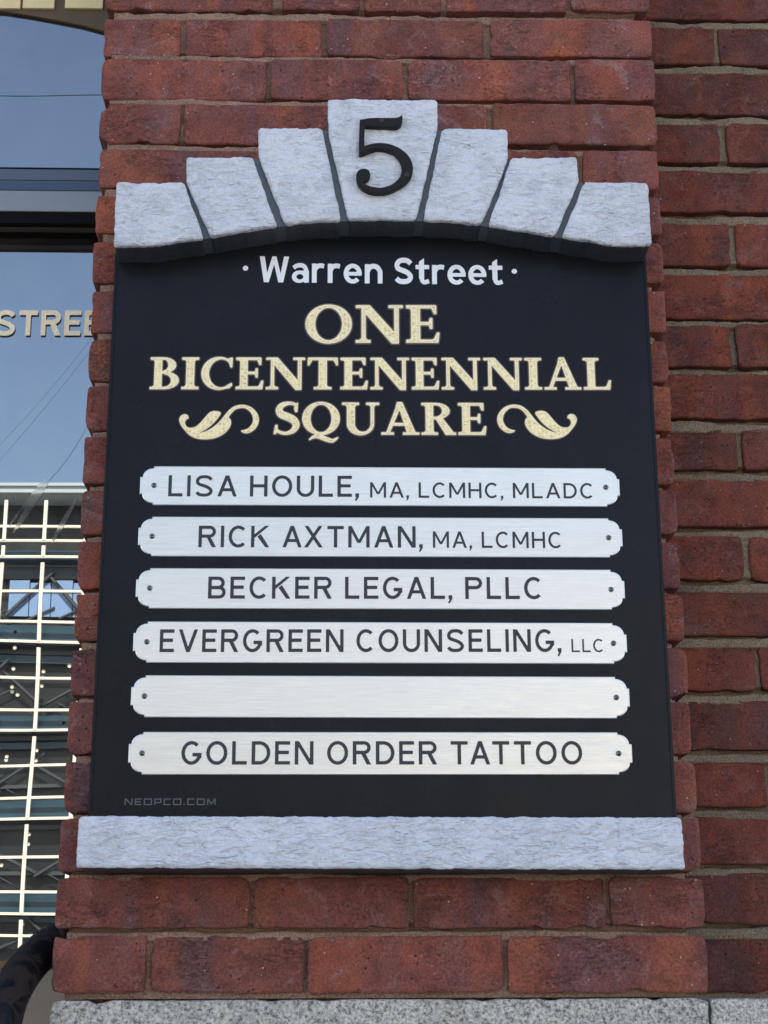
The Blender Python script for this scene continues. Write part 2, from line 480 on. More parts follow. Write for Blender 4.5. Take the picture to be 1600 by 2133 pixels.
# ------------------------------------------------------------------ brickwork
def brick_vf(x0, x1, z0, z1, Y, depth, seed, tilt=0.0, rad=0.0021, rough=1.0, chip=None):
    rnd = random.Random(seed)
    w, h = x1 - x0, z1 - z0
    def axis(L, step):
        n = max(2, int((L - 0.007) / step))
        mid = [0.0035 + (L - 0.007) * k / n for k in range(n + 1)]
        return [0.0, 0.0012] + mid + [L - 0.0012, L]
    us, ws = axis(w, 0.0085), axis(h, 0.0075)
    nu, nw = len(us), len(ws)
    ox, oz = rnd.uniform(0, 500), rnd.uniform(0, 500)
    yoff = rnd.uniform(-0.0014, 0.0018)
    tx, tz = rnd.uniform(-0.006, 0.006), rnd.uniform(-0.012, 0.012)
    cr = [rnd.uniform(0.002, 0.010) for _ in range(4)]
    V = []
    def pt(u, q, back=0.0):
        eu, ew = min(u, w - u), min(q, h - q)
        # outline wobble
        a = 0.0010 * rough
        fx = max(0, 1 - eu / 0.012); fz = max(0, 1 - ew / 0.012)
        sx = -1 if u < w / 2 else 1; sz = -1 if q < h / 2 else 1
        k = 0.35 if (u > w / 2) else 0.0
        dx = fx * (a * nz(ox + u * 8 + k, oz + q * 55 + sx * 9, 3) + 0.5 * a * nz(ox + sx * 4, oz + q * 240, 1)) * 1.2
        dz = fz * (a * nz(ox + u * 38, oz + sz * 11, 7) * 1.3 + 0.9 * a * nz(ox + u * 150, oz + sz * 5, 2))
        # bites out of the arris
        if fz > 0: dz += -sz * fz * max(0.0, nz(ox + u * 40, oz + sz * 21, 13) - 0.33) * 0.012
        if fx > 0: dx += -sx * fx * max(0.0, nz(ox + sx * 17, oz + q * 60, 14) - 0.33) * 0.010
        # rounded corners of the outline
        ci = (1 if sx > 0 else 0) + (2 if sz > 0 else 0)
        c = cr[ci]
        if eu < c and ew < c:
            px_, pz_ = c - eu, c - ew
            r_ = math.hypot(px_, pz_)
            mx = max(px_, pz_)
            if r_ > 1e-9:
                sc = mx / r_
                dx += -sx * px_ * (1 - sc); dz += -sz * pz_ * (1 - sc)
        e = min(eu, ew)
        y = 0.0
        rr = rad * (0.75 + 0.6 * abs(nz(ox + u * 30, oz + q * 30, 4)))
        if e < rr:
            y += rr * 0.8 * (1 - math.sqrt(max(0, 1 - (1 - e / rr) ** 2)))
        y += rough * (0.0013 * nz(ox + u * 14, oz + q * 18, 0) + 0.0011 * nz(ox + u * 60, oz + q * 70, 5))
        if chip:
            dd = math.hypot(u - chip[0] * w, (q - chip[1] * h))
            if dd < chip[2]: y += 0.011 * (1 - (dd / chip[2]) ** 2) * (0.9 + 0.3 * nz(u * 300, q * 300, 2))
        X = x0 + u + dx; Z = z0 + q + dz + tilt * (u - w / 2)
        Yp = Y + yoff + y + tx * (u - w / 2) + tz * (q - h / 2)
        return X, Yp, Z
    for q in ws:
        for u in us: V.append(pt(u, q))
    Fc = []
    for j in range(nw - 1):
        for i in range(nu - 1):
            a = j * nu + i
            Fc.append((a, a + 1, a + nu + 1, a + nu))
    ring = list(range(nu)) + [j * nu + nu - 1 for j in range(1, nw)] + [(nw - 1) * nu + i for i in range(nu - 2, -1, -1)] + [j * nu for j in range(nw - 2, 0, -1)]
    m = len(ring)
    n1 = len(V)
    for k in ring: V.append(V[k])
    n0 = len(V)
    for k in ring:
        x, y, z = V[k]; V.append((x, Y + depth, z))
    for k in range(m):
        Fc.append((n1 + (k + 1) % m, n1 + k, n0 + k, n0 + (k + 1) % m))
    return V, Fc

def add_brick(x0, x1, z0, z1, Y, depth, seed, parent, mat, **kw):
    v, f = brick_vf(x0, x1, z0, z1, Y, depth, seed, **kw)
    return mesh_obj('brick', v, f, mat, parent, smooth=True)

def mortar_sheet(name, rows, X0, X1, Z0, Z1, Ybase, parent, mat, end_l=None, end_r=None, stepx=0.0055, stepz=0.0012, seed=0):
    """rows: list of (ztop, zbottom) of the brick courses. The mortar is deep right under a brick and full above the next."""
    nx = int((X1 - X0) / stepx) + 1
    nzv = int((Z1 - Z0) / stepz) + 1
    zs = [Z0 + (Z1 - Z0) * j / (nzv - 1) for j in range(nzv)]
    joints = []
    rs = sorted(rows, key=lambda r: -r[0])
    for a, b in zip(rs[:-1], rs[1:]):
        joints.append((b[0], a[1]))      # (bottom of joint = top of lower brick, top of joint)
    V, Fc = [], []
    for z in zs:
        jz = None
        for lo, hi in joints:
            if lo - 0.004 <= z <= hi + 0.004: jz = (lo, hi)
        for i in range(nx):
            x = X0 + (X1 - X0) * i / (nx - 1)
            base = 0.0075 + 0.0025 * nz(x * 25, z * 25, seed)
            if jz:
                t = (z - jz[0]) / max(1e-4, jz[1] - jz[0])       # 0 low .. 1 high
                full = nz(x * 9 + 5, jz[0] * 40, seed + 3)
                base = 0.0026 + 0.0026 * nz(x * 30, z * 60, seed + 1) - 0.002 * full
                th = 0.50 + 0.45 * nz(x * 13, jz[0] * 30, seed + 9) + 0.2 * nz(x * 70, jz[0] * 30, seed + 10)
                base += 0.013 * min(1.0, max(0.0, (t - th) * 5))
            base += 0.0013 * nz(x * 160, z * 160, seed + 2)
            y = Ybase + base
            V.append((x, y, z))
    for j in range(nzv - 1):
        for i in range(nx - 1):
            a = j * nx + i
            Fc.append((a, a + 1, a + nx + 1, a + nx))
    # returns round both ends
    n0 = len(V)
    for side in (0, nx - 1):
        s0 = len(V)
        for j in range(nzv):
            x, y, z = V[j * nx + side]
            V.append((x, Ybase + 0.09, z))
        for j in range(nzv - 1):
            a, b = j * nx + side, (j + 1) * nx + side
            q = (a, b, s0 + j + 1, s0 + j)
            Fc.append(q if side == 0 else q[::-1])
    return mesh_obj(name, V, Fc, mat, parent, smooth=True)

YP, YW = 0.0, 0.105           # face of the pilaster, face of the recessed wall
# course: top, bottom (pixel rows of the photograph at this plane), left edge, right edge, vertical joints
PROWS = [
    (-140, -60, 222, 1350, [(395, 404), (690, 699), (985, 995)]),
    (-46, 21, 220, 1352, [(567, 588), (750, 759), (919, 930), (1180, 1189)]),
    (39, 116, 216, 1358, [(376, 386), (670, 680), (1008, 1021)]),
    (123, 207, 211, 1365, [(555, 564), (839, 850), (1190, 1198)]),
    (216, 300, 208, 1368, [(376, 384), (700, 710), (1016, 1027)]),
    (312, 393, 206, 1372, [(575, 585), (900, 910), (1206, 1215)]),
    (408, 486, 199, 1377, [(370, 380), (1180, 1190)]),
    (504, 588, 193, 1382, [(545, 555), (1020, 1030)]),
    (606, 692, 190, 1386, [(360, 370), (1195, 1205)]),
    (706, 793, 184, 1392, [(540, 550), (1030, 1040)]),
    (803, 895, 179, 1399, [(350, 360), (1205, 1215)]),
    (910, 1006, 174, 1405, [(530, 540), (1045, 1055)]),
    (1020, 1112, 169, 1411, [(340, 350), (1220, 1230)]),
    (1128, 1225, 162, 1417, [(520, 530), (1055, 1065)]),
    (1238, 1334, 156, 1424, [(330, 340), (1235, 1245)]),
    (1349, 1449, 148, 1433, [(510, 520), (1065, 1075)]),
    (1461, 1570, 141, 1440, [(325, 335), (1245, 1255)]),
    (1586, 1692, 133, 1450, [(495, 505), (1075, 1085)]),
    (1705, 1814, 124, 1459, [(325, 335), (1258, 1268)]),
    (1827, 1933, 117, 1467, [(519, 530), (852, 862), (1262, 1271)]),
    (1950, 2068, 109, 1474, [(303, 314), (634, 642), (1047, 1059)]),
]
xl0, zlo = at(109, 2082, YP)
pil = thing('brick_pilaster', (0.04, YP, 0.0), 'red brick pilaster with recessed pinkish mortar that carries the black sign', 'brick pilaster')
seed = 100
prow_z = []
random.seed(5)
edge_l = [at(r[2], (r[0] + r[1]) / 2, YP)[0] for r in PROWS]
edge_r = [at(r[3], (r[0] + r[1]) / 2, YP)[0] for r in PROWS]
for k, (ty, by, lx, rx, js) in enumerate(PROWS):
    my = (ty + by) / 2
    cuts = [lx] + [q for j in js for q in j] + [rx]
    zt = at(800, ty, YP)[1]; zb = at(800, by, YP)[1]
    prow_z.append((zt, zb))
    hidden = 6 <= k <= 17
    n = len(cuts) // 2
    for i in range(n):
        a, b = cuts[2 * i], cuts[2 * i + 1]
        if hidden and 0 < i < n - 1: continue        # wholly behind the sign board
        xa, xb = at(a, my, YP)[0], at(b, my, YP)[0]
        zt_, zb_ = at((a + b) / 2, ty, YP)[1], at((a + b) / 2, by, YP)[1]
        seed += 1
        kw = {}
        if k == 2 and i == 2: kw['chip'] = (0.40, 0.0, 0.016)
        if k == 4 and i == 0: kw['chip'] = (0.0, 1.0, 0.012)
        add_brick(xa, xb, zb_, zt_, YP, 0.095, seed, pil, MB, tilt=random.uniform(-0.004, 0.004), **kw)
PX0, PX1 = min(edge_l), max(edge_r)
mortar_sheet('mortar', prow_z, PX0 + 0.013, PX1 - 0.019, zlo, prow_z[0][0] + 0.02, YP, pil, MM, seed=1)
# continuation of the pilaster out of frame: plain courses above and the core
box('core', MM, pil, PX0 + 0.028, PX1 - 0.034, YP + 0.03, YP + 0.35, 0.35, 6.2)
pz = prow_z[0][0] + 0.011
kk = 0
while pz < 3.0:
    xs = [PX0, PX0 + (0.098 if kk % 2 else 0.203)]
    while xs[-1] < PX1 - 0.12: xs.append(xs[-1] + 0.205)
    xs[-1] = PX1
    for a, b in zip(xs[:-1], xs[1:]):
        seed += 1
        v, f = box_vf(a + (0.0 if a == PX0 else 0.009), b, YP, YP + 0.05, pz, pz + 0.052, 0.003)
        mesh_obj('brick', v, f, MB, pil)
    pz += 0.0625; kk += 1
box('upper_brickwork', MB, pil, PX0, PX1, YP, YP + 0.35, pz, 6.2)

# recessed wall to the right
WROWS = [
    (-150, -64, []), (-50, 39, []), (56, 133, [(1489, 1497)]), (150, 237, []), (257, 339, [(1499, 1513)]), (356, 442, []),
    (463, 553, [(1521, 1534)]), (568, 663, []), (676, 764, [(1523, 1534)]), (779, 871, []), (894, 977, [(1537, 1547)]),
    (997, 1096, []), (1116, 1208, [(1549, 1562)]), (1228, 1323, []), (1342, 1438, [(1575, 1583)]), (1460, 1561, []),
    (1582, 1680, [(1597, 1606)]), (1699, 1800, []), (1817, 1925, []), (1950, 2068, [])]
wall = thing('brick_wall', (1.0, YW, 0.0), 'darker brick wall set back to the right of the pilaster, with sandy mortar', 'brick wall')
WX0 = PX1 - 0.03
wrow_z = []
rw = random.Random(77)
for k, (ty, by, js) in enumerate(WROWS):
    my = (ty + by) / 2
    zt, zb = at(1500, ty, YW)[1], at(1500, by, YW)[1]
    wrow_z.append((zt, zb))
    xs = [WX0 - 0.02]
    gap = []
    if js:
        a, b = js[0]
        xa, xb = at(a, my, YW)[0], at(b, my, YW)[0]
        gap.append((xa, xb)); x = xb
    else:
        x = at(1700 + rw.uniform(-40, 40), my, YW)[0]
        gap.append((x, x + 0.007)); x += 0.007
    while x < WX0 + 0.75:
        gap.append((x + 0.203, x + 0.211)); x += 0.211
    x = xs[0]
    for a, b in gap:
        seed += 1
        if x < WX0 + 0.34:
            add_brick(x, a, zb, zt, YW, 0.05, seed, wall, MBW, tilt=rw.uniform(-0.003, 0.003), rough=1.25)
        else:
            v, f = box_vf(x, a, YW, YW + 0.05, zb, zt, 0.003)
            mesh_obj('brick', v, f, MBW, wall)
        x = b
mortar_sheet('mortar', wrow_z, WX0 - 0.03, WX0 + 0.42, at(1500, 2082, YW)[1], wrow_z[0][0] + 0.02, YW - 0.0025, wall, MMW, seed=8, stepx=0.005)
box('core', MMW, wall, WX0 - 0.05, WX0 + 0.95, YW + 0.02, YW + 0.25, 0.35, wrow_z[0][0] + 0.02)
box('upper_brickwork', MBW, wall, WX0 - 0.05, WX0 + 5.0, YW, YW + 0.25, wrow_z[0][0] + 0.021, 6.2)
box('far_brickwork', MBW, wall, WX0 + 0.951, WX0 + 5.0, YW, YW + 0.25, 0.35, wrow_z[0][0] + 0.02)

# granite base
gr = thing('granite_base', (0.04, YP, 0.0), 'speckled grey granite course under the pilaster and wall', 'stone base')
def block(x0, x1, Y, depth, z0, z1, sd):
    v, f = brick_vf(x0, x1, z0, z1, Y, depth, sd, rad=0.004, rough=0.5)
    return mesh_obj('granite_block', v, f, MGRAN, gr, smooth=True)
gx0 = at(103, 2110, YP)[0]; gx1 = at(1477, 2110, YP)[0]; gz = at(800, 2082, YP)[1]
block(gx0, gx1, YP - 0.002, 0.3, gz - 0.30, gz, 901)
block(at(1483, 2110, YP)[0], at(1483, 2110, YP)[0] + 0.9, YP - 0.001, 0.3, gz - 0.30, gz - 0.001, 902)
block(gx0 - 0.01, gx1 + 1.0, YP - 0.012, 0.3, gz - 0.62, gz - 0.308, 903)
box('foundation', MGRAN, gr, gx0 - 0.02, gx1 + 5.0, YP - 0.03, YP + 0.4, 0.0, gz - 0.628)

# ------------------------------------------------------------------ the sign: geometry
YS = -0.029        # face of the board
YA = -0.074        # face of the stones
sign = thing('directory_sign', (0.05, YS, 1.0), 'black arched directory sign with white stone arch, sill and metal nameplates on brick', 'sign')
sign.location = (0.05, YS, at(800, 1700, YS)[1])

def catmull(pts, n=6, closed=True):
    out = []
    m = len(pts)
    rng = range(m) if closed else range(m - 1)
    for i in rng:
        p0 = pts[(i - 1) % m] if closed else pts[max(0, i - 1)]
        p1 = pts[i]; p2 = pts[(i + 1) % m]
        p3 = pts[(i + 2) % m] if closed else pts[min(m - 1, i + 2)]
        for k in range(n):
            t = k / n
            out.append(tuple(0.5 * ((2 * p1[j]) + (-p0[j] + p2[j]) * t + (2 * p0[j] - 5 * p1[j] + 4 * p2[j] - p3[j]) * t * t + (-p0[j] + 3 * p1[j] - 3 * p2[j] + p3[j]) * t ** 3) for j in range(len(p1))))
    if not closed: out.append(tuple(pts[-1]))
    return out

# board with arched top (its top edge follows the arch)
bl = at(182, 1700, YS)[0]; bl2 = at(246, 545, YS)[0]; br = at(1405, 1700, YS)[0]; br2 = at(1345, 545, YS)[0]
BX0, BX1 = (bl + bl2) / 2, (br + br2) / 2
bz0 = at(800, 1712, YS)[1]
arc_px = [(236, 512), (295, 511), (370, 503), (428, 494), (500, 481), (587, 468), (650, 461), (717, 457), (797, 455), (873, 457), (940, 460), (1009, 467), (1090, 479), (1163, 491), (1226, 500), (1264, 507), (1299, 510), (1359, 509)]
ARC = [at(px, py, YA) for px, py in arc_px]      # lower front edge of the arch in metres (x, z)
arc_s = catmull(ARC, 4, closed=False)
def arc_z(x):
    for a, b in zip(arc_s[:-1], arc_s[1:]):
        if a[0] <= x <= b[0]: return a[1] + (b[1] - a[1]) * (x - a[0]) / max(1e-9, b[0] - a[0])
    return arc_s[0][1] if x < arc_s[0][0] else arc_s[-1][1]
N = 48
V = []; Fc = []
for y in (YS, 0.001):
    for i in range(N + 1):
        x = BX0 + (BX1 - BX0) * i / N
        V.append((x, y, bz0)); V.append((x, y, arc_z(x) + 0.03))
for i in range(N):
    a = 2 * i; Fc.append((a, a + 2, a + 3, a + 1))
o2 = 2 * (N + 1)
for i in range(N):
    a = 2 * i
    Fc.append((a, a + o2, a + 2 + o2, a + 2)); Fc.append((a + 1, a + 3, a + 3 + o2, a + 1 + o2)); Fc.append((a + o2, a + 1 + o2, a + 3 + o2, a + 2 + o2))
Fc.append((0, 1, 1 + o2, o2)); e = 2 * N; Fc.append((e, e + o2, e + 1 + o2, e + 1))
mesh_obj('board', V, Fc, MPANEL, sign)
# thin raised edging strip down each side of the board
for xa in (BX0 - 0.0012, BX1 - 0.0018):
    box('edge_strip', MPANEL, sign, xa, xa + 0.003, YS - 0.0012, -0.004, bz0, arc_z(xa + 0.002) + 0.02)

def stone_vf(left, right, bottom_z=None, front=YA, back=-0.004, seed=0, nu=44, nw=40, rad=0.005, cham=0.0):
    """left/right: polylines (x,z) from bottom to top; rows join them. Returns verts, faces, ids (0 white front, 1 dark body)."""
    rnd = random.Random(seed)
    ox, oz = rnd.uniform(0, 300), rnd.uniform(0, 300)
    def along(pl, t):
        z0, z1 = pl[0][1], pl[-1][1]
        z = z0 + (z1 - z0) * t
        for a, b in zip(pl[:-1], pl[1:]):
            if a[1] - 1e-9 <= z <= b[1] + 1e-9:
                k = (z - a[1]) / max(1e-9, b[1] - a[1])
                return a[0] + (b[0] - a[0]) * k, z
        return pl[-1]
    W = abs(right[0][0] - left[0][0]); H = abs(left[-1][1] - left[0][1])
    def ticks(L, n):
        e = [0.0, 0.0012, 0.003, 0.006]
        mid = [0.006 + (L - 0.012) * k / n for k in range(1, n)]
        return [q / L for q in e + mid + [L - 0.006, L - 0.003, L - 0.0012, L]]
    us, ws = ticks(W, nu), ticks(H, nw)
    nU, nW = len(us), len(ws)
    V = []
    for t in ws:
        L_, R_ = along(left, t), along(right, t)
        for u in us:
            x = L_[0] + (R_[0] - L_[0]) * u
            z = L_[1] + (R_[1] - L_[1]) * u
            if bottom_z:                        # follow the arch below
                zb = bottom_z(x); zl = L_[1] + (R_[1] - L_[1]) * u
                zbl = left[0][1] + (right[0][1] - left[0][1]) * u
                z = zl + (zb - zbl) * (1 - t)
            eu, ew = min(u, 1 - u) * W, min(t, 1 - t) * H
            e = min(eu, ew)
            sx = -1 if u < 0.5 else 1; sz = -1 if t < 0.5 else 1
            fx = max(0, 1 - eu / 0.010); fz = max(0, 1 - ew / 0.010)
            aw = 0.0010
            x += fx * aw * (nz(ox + sx * 5, oz + z * 70, 1) + 0.6 * nz(ox + sx * 5, oz + z * 260, 2)) - sx * fx * 0.0004
            z += fz * aw * (1.1 * nz(ox + x * 60, oz + sz * 7, 3) + 0.8 * nz(ox + x * 230, oz + sz * 7, 4))
            c = 0.004
            if eu < c and ew < c:
                p_, q_ = c - eu, c - ew; r_ = math.hypot(p_, q_); m_ = max(p_, q_)
                if r_ > 1e-9: x += -sx * p_ * (1 - m_ / r_); z += -sz * q_ * (1 - m_ / r_)
            y = front
            rr = 0.7 * rad * (0.7 + 0.9 * abs(nz(ox + x * 40, oz + z * 40, 5)))
            if e < rr: y += rr * 0.75 * (1 - math.sqrt(max(0, 1 - (1 - e / rr) ** 2)))
            g = nz(ox + x * 34, oz + z * 34, 6)
            ridge = 1 - 2 * abs(nz(ox + (x + 0.6 * z) * 42, oz + (z - 0.35 * x) * 105, 8))
            y += 0.0016 * g - 0.0014 * ridge * ridge + 0.0008 * nz(ox + x * 130, oz + z * 130, 7)
            V.append((x, y, z))
    Fc, ids = [], []
    for j in range(nW - 1):
        for i in range(nU - 1):
            a = j * nU + i
            Fc.append((a, a + 1, a + nU + 1, a + nU)); ids.append(0)
    ring = list(range(nU)) + [j * nU + nU - 1 for j in range(1, nW)] + [(nW - 1) * nU + i for i in range(nU - 2, -1, -1)] + [j * nU for j in range(nW - 2, 0, -1)]
    m = len(ring)
    prev = list(range(len(V), len(V) + m))
    for k in ring: V.append(V[k])
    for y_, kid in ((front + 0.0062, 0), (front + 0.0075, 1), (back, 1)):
        n0 = len(V)
        for k in ring:
            x, y, z = V[k]; V.append((x, y_ + 0.0010 * nz(x * 90, z * 90, 12) * (1 if y_ < back else 0), z))
        cur = list(range(n0, n0 + m))
        for k in range(m):
            Fc.append((prev[(k + 1) % m], prev[k], cur[k], cur[(k + 1) % m])); ids.append(kid)
        prev = cur
    return V, Fc, ids

def pa(*pts): return [at(px, py, YA) for px, py in pts]
STONES = [
    ('voussoir', pa((236, 512), (241, 380)), pa((426, 494), (383, 379))),
    ('voussoir', pa((438, 492), (388, 374), (387, 328)), pa((578, 469), (527, 326))),
    ('voussoir', pa((594, 467), (538, 322), (537, 266)), pa((711, 458), (672, 266))),
    ('keystone', pa((724, 457), (683, 270), (682, 206)), pa((867, 457), (912, 268), (912, 206))),
    ('voussoir', pa((881, 457), (921, 267)), pa((1003, 466), (1059, 330), (1057, 267))),
    ('voussoir', pa((1017, 468), (1064, 327)), pa((1157, 490), (1206, 372), (1204, 327))),
    ('voussoir', pa((1170, 492), (1216, 379)), pa((1359, 509), (1352, 380))),
]
for k, (nm, L_, R_) in enumerate(STONES):
    v, f, ids = stone_vf(L_, R_, arc_z, seed=40 + k)
    mesh_obj(nm, v, f, None, sign, smooth=True, mats=[MSTONE, MDARK], mat_ids=ids)
# slate coloured joint strips between the stones, a little behind their faces
JS = [((378, 379), (391, 379), (424, 500), (439, 500)), ((525, 325), (538, 325), (578, 474), (595, 474)), ((670, 266), (684, 266), (711, 461), (725, 461)),
      ((910, 266), (922, 266), (867, 461), (882, 461)), ((1055, 327), (1066, 327), (1003, 471), (1018, 471)), ((1203, 372), (1217, 378), (1155, 494), (1171, 494))]
YJ = YA + 0.007
for tl, tr, bl_, br_ in JS:
    p = [at(*q, YJ) for q in (tl, tr, br_, bl_)]
    p[2] = (p[2][0], arc_z(p[2][0]) + 0.0014); p[3] = (p[3][0], arc_z(p[3][0]) + 0.0014)
    grow = 0.0012
    q = [(p[0][0] - grow, p[0][1] - 0.004), (p[1][0] + grow, p[1][1] - 0.004), (p[2][0] + grow, p[2][1]), (p[3][0] - grow, p[3][1])]
    n = 9
    V, Fc = [], []
    for y in (YJ, YJ + 0.0016, -0.004):
        for i in range(n + 1):
            t = i / n
            for a, b in ((q[0], q[3]), (q[1], q[2])):
                V.append((a[0] + (b[0] - a[0]) * t + 0.0003 * nz(t * 40, y * 50, 3), y + (0.0008 * nz(t * 9, a[0] * 60, 2) if y == YJ else 0), a[1] + (b[1] - a[1]) * t))
    for l in range(2):
        o = 2 * (n + 1)
        for i in range(n):
            a = l * o + 2 * i
            if l == 0: Fc.append((2 * i, 2 * i + 2, 2 * i + 3, 2 * i + 1))
            Fc.append((a, a + o, a + 2 + o, a + 2)); Fc.append((a + 1, a + 3, a + 3 + o, a + 1 + o))
        a = l * o + 2 * n; Fc.append((a, a + o, a + 1 + o, a + 1)); a = l * o; Fc.append((a, a + 1, a + 1 + o, a + o))
    mesh_obj('joint_strip', V, Fc, MJOINT, sign)
# sill stone
v, f, ids = stone_vf(pa((157, 1807), (163, 1700)), pa((1428, 1811), (1421, 1703)), None, seed=71, nu=260, nw=24)
mesh_obj('sill', v, f, None, sign, smooth=True, mats=[MSTONE, MDARK], mat_ids=ids)

# ------------------------------------------------------------------ lettering engine
def poly_sdf(P, X, Y):
    P = np.asarray(P, float)
    d = np.full(X.shape, 1e9); s = np.zeros(X.shape, bool)
    for i in range(len(P)):
        a, b = P[i - 1], P[i]
        ex, ey = b - a
        wx, wy = X - a[0], Y - a[1]
        L = ex * ex + ey * ey
        if L < 1e-14: continue
        t = np.clip((wx * ex + wy * ey) / L, 0, 1)
        d = np.minimum(d, (wx - ex * t) ** 2 + (wy - ey * t) ** 2)
        c = (a[1] > Y) != (b[1] > Y)
        if abs(ey) > 1e-12:
            s ^= c & (X < a[0] + (Y - a[1]) * ex / ey)
    d = np.sqrt(d)
    return np.where(s, -d, d)

def march(Fd, xs, ys, level):
    """closed contours of Fd = level (inside is lower)"""
    G = Fd - level
    G = np.where(np.abs(G) < 1e-7, -1e-7, G)
    ins = G < 0
    nxt = {}
    pts = {}
    def hp(i, j):        # between (i,j) and (i+1,j)
        k = ('h', i, j)
        if k not in pts:
            t = G[j, i] / (G[j, i] - G[j, i + 1]); pts[k] = (xs[i] + t * (xs[i + 1] - xs[i]), ys[j])
        return k
    def vp(i, j):
        k = ('v', i, j)
        if k not in pts:
            t = G[j, i] / (G[j, i] - G[j + 1, i]); pts[k] = (xs[i], ys[j] + t * (ys[j + 1] - ys[j]))
        return k
    code = ins[:-1, :-1] * 1 + ins[:-1, 1:] * 2 + ins[1:, 1:] * 4 + ins[1:, :-1] * 8
    js_, is_ = np.nonzero((code > 0) & (code < 15))
    for j, i in zip(js_.tolist(), is_.tolist()):
        c = int(code[j, i])
        B, Rr, T, L = (lambda: hp(i, j)), (lambda: vp(i + 1, j)), (lambda: hp(i, j + 1)), (lambda: vp(i, j))
        seg = {1: [(B, L)], 2: [(Rr, B)], 4: [(T, Rr)], 8: [(L, T)], 3: [(Rr, L)], 6: [(T, B)], 12: [(L, Rr)], 9: [(B, T)],
               7: [(T, L)], 14: [(L, B)], 13: [(B, Rr)], 11: [(Rr, T)], 5: [(B, L), (T, Rr)], 10: [(Rr, B), (L, T)]}[c]
        for a, b in seg: nxt[a()] = b()
    loops = []
    while nxt:
        k0, k = next(iter(nxt.items())); loop = [k0]; del nxt[k0]
        while k != k0 and k in nxt:
            loop.append(k); k2 = nxt[k]; del nxt[k]; k = k2
        P = [pts[q] for q in loop]
        # drop nearly collinear points
        ch = True; tol = 0.0022
        def simp(P):
            n = len(P)
            if n < 8: return P
            i0 = 0
            far = max(range(n), key=lambda q: (P[q][0] - P[0][0]) ** 2 + (P[q][1] - P[0][1]) ** 2)
            def dp(a, b):
                if b <= a + 1: return []
                A, Bq = P[a], P[b % n]
                dx, dy = Bq[0] - A[0], Bq[1] - A[1]; Ln = math.hypot(dx, dy) or 1e-9
                best, bi = 0, -1
                for q in range(a + 1, b):
                    dd = abs((P[q][0] - A[0]) * dy - (P[q][1] - A[1]) * dx) / Ln
                    if dd > best: best, bi = dd, q
                if best < tol: return []
                return dp(a, bi) + [bi] + dp(bi, b)
            idx = [0] + dp(0, far) + [far] + dp(far, n)
            return [P[q % n] for q in idx]
        P = simp(P)
        if len(P) >= 3:
            A = 0.5 * sum(P[q - 1][0] * P[q][1] - P[q][0] * P[q - 1][1] for q in range(len(P)))
            if abs(A) > 1e-4: loops.append(P)
    return loops

def strip(pts, w):
    """stroke of a polyline (optionally (x,y,width) points) as mitred quads"""
    P = [(p[0], p[1]) for p in pts]; Wd = [(p[2] if len(p) > 2 else w) / 2 for p in pts]
    n = len(P); Lf, Rg = [], []
    for i in range(n):
        a = P[max(0, i - 1)]; b = P[min(n - 1, i + 1)]; p = P[i]
        d1 = (p[0] - a[0], p[1] - a[1]); d2 = (b[0] - p[0], b[1] - p[1])
        l1, l2 = math.hypot(*d1), math.hypot(*d2)
        if l1 < 1e-9: d1, l1 = d2, l2
        if l2 < 1e-9: d2, l2 = d1, l1
        n1 = (-d1[1] / l1, d1[0] / l1); n2 = (-d2[1] / l2, d2[0] / l2)
        mx, my = n1[0] + n2[0], n1[1] + n2[1]; ml = math.hypot(mx, my) or 1e-9
        mx, my = mx / ml, my / ml
        k = Wd[i] / max(0.35, mx * n1[0] + my * n1[1])
        Lf.append((p[0] + mx * k, p[1] + my * k)); Rg.append((p[0] - mx * k, p[1] - my * k))
    return [[Lf[i], Lf[i + 1], Rg[i + 1], Rg[i]] for i in range(n - 1)]

def ring(oc, orad, ic, irad, a0, a1, n=28):
    out = []
    def pt(c, r, a): return (c[0] + r[0] * math.cos(a), c[1] + r[1] * math.sin(a))
    for k in range(n):
        a, b = R(a0 + (a1 - a0) * k / n), R(a0 + (a1 - a0) * (k + 1) / n)
        out.append([pt(oc, orad, a), pt(oc, orad, b), pt(ic, irad, b), pt(ic, irad, a)])
    return out

def q(x0, y0, x1, y1): return [[(x0, y0), (x1, y0), (x1, y1), (x0, y1)]]
def arc(cx, cy, rx, ry, a0, a1, n=16):
    return [(cx + rx * math.cos(R(a0 + (a1 - a0) * k / n)), cy + ry * math.sin(R(a0 + (a1 - a0) * k / n))) for k in range(n + 1)]

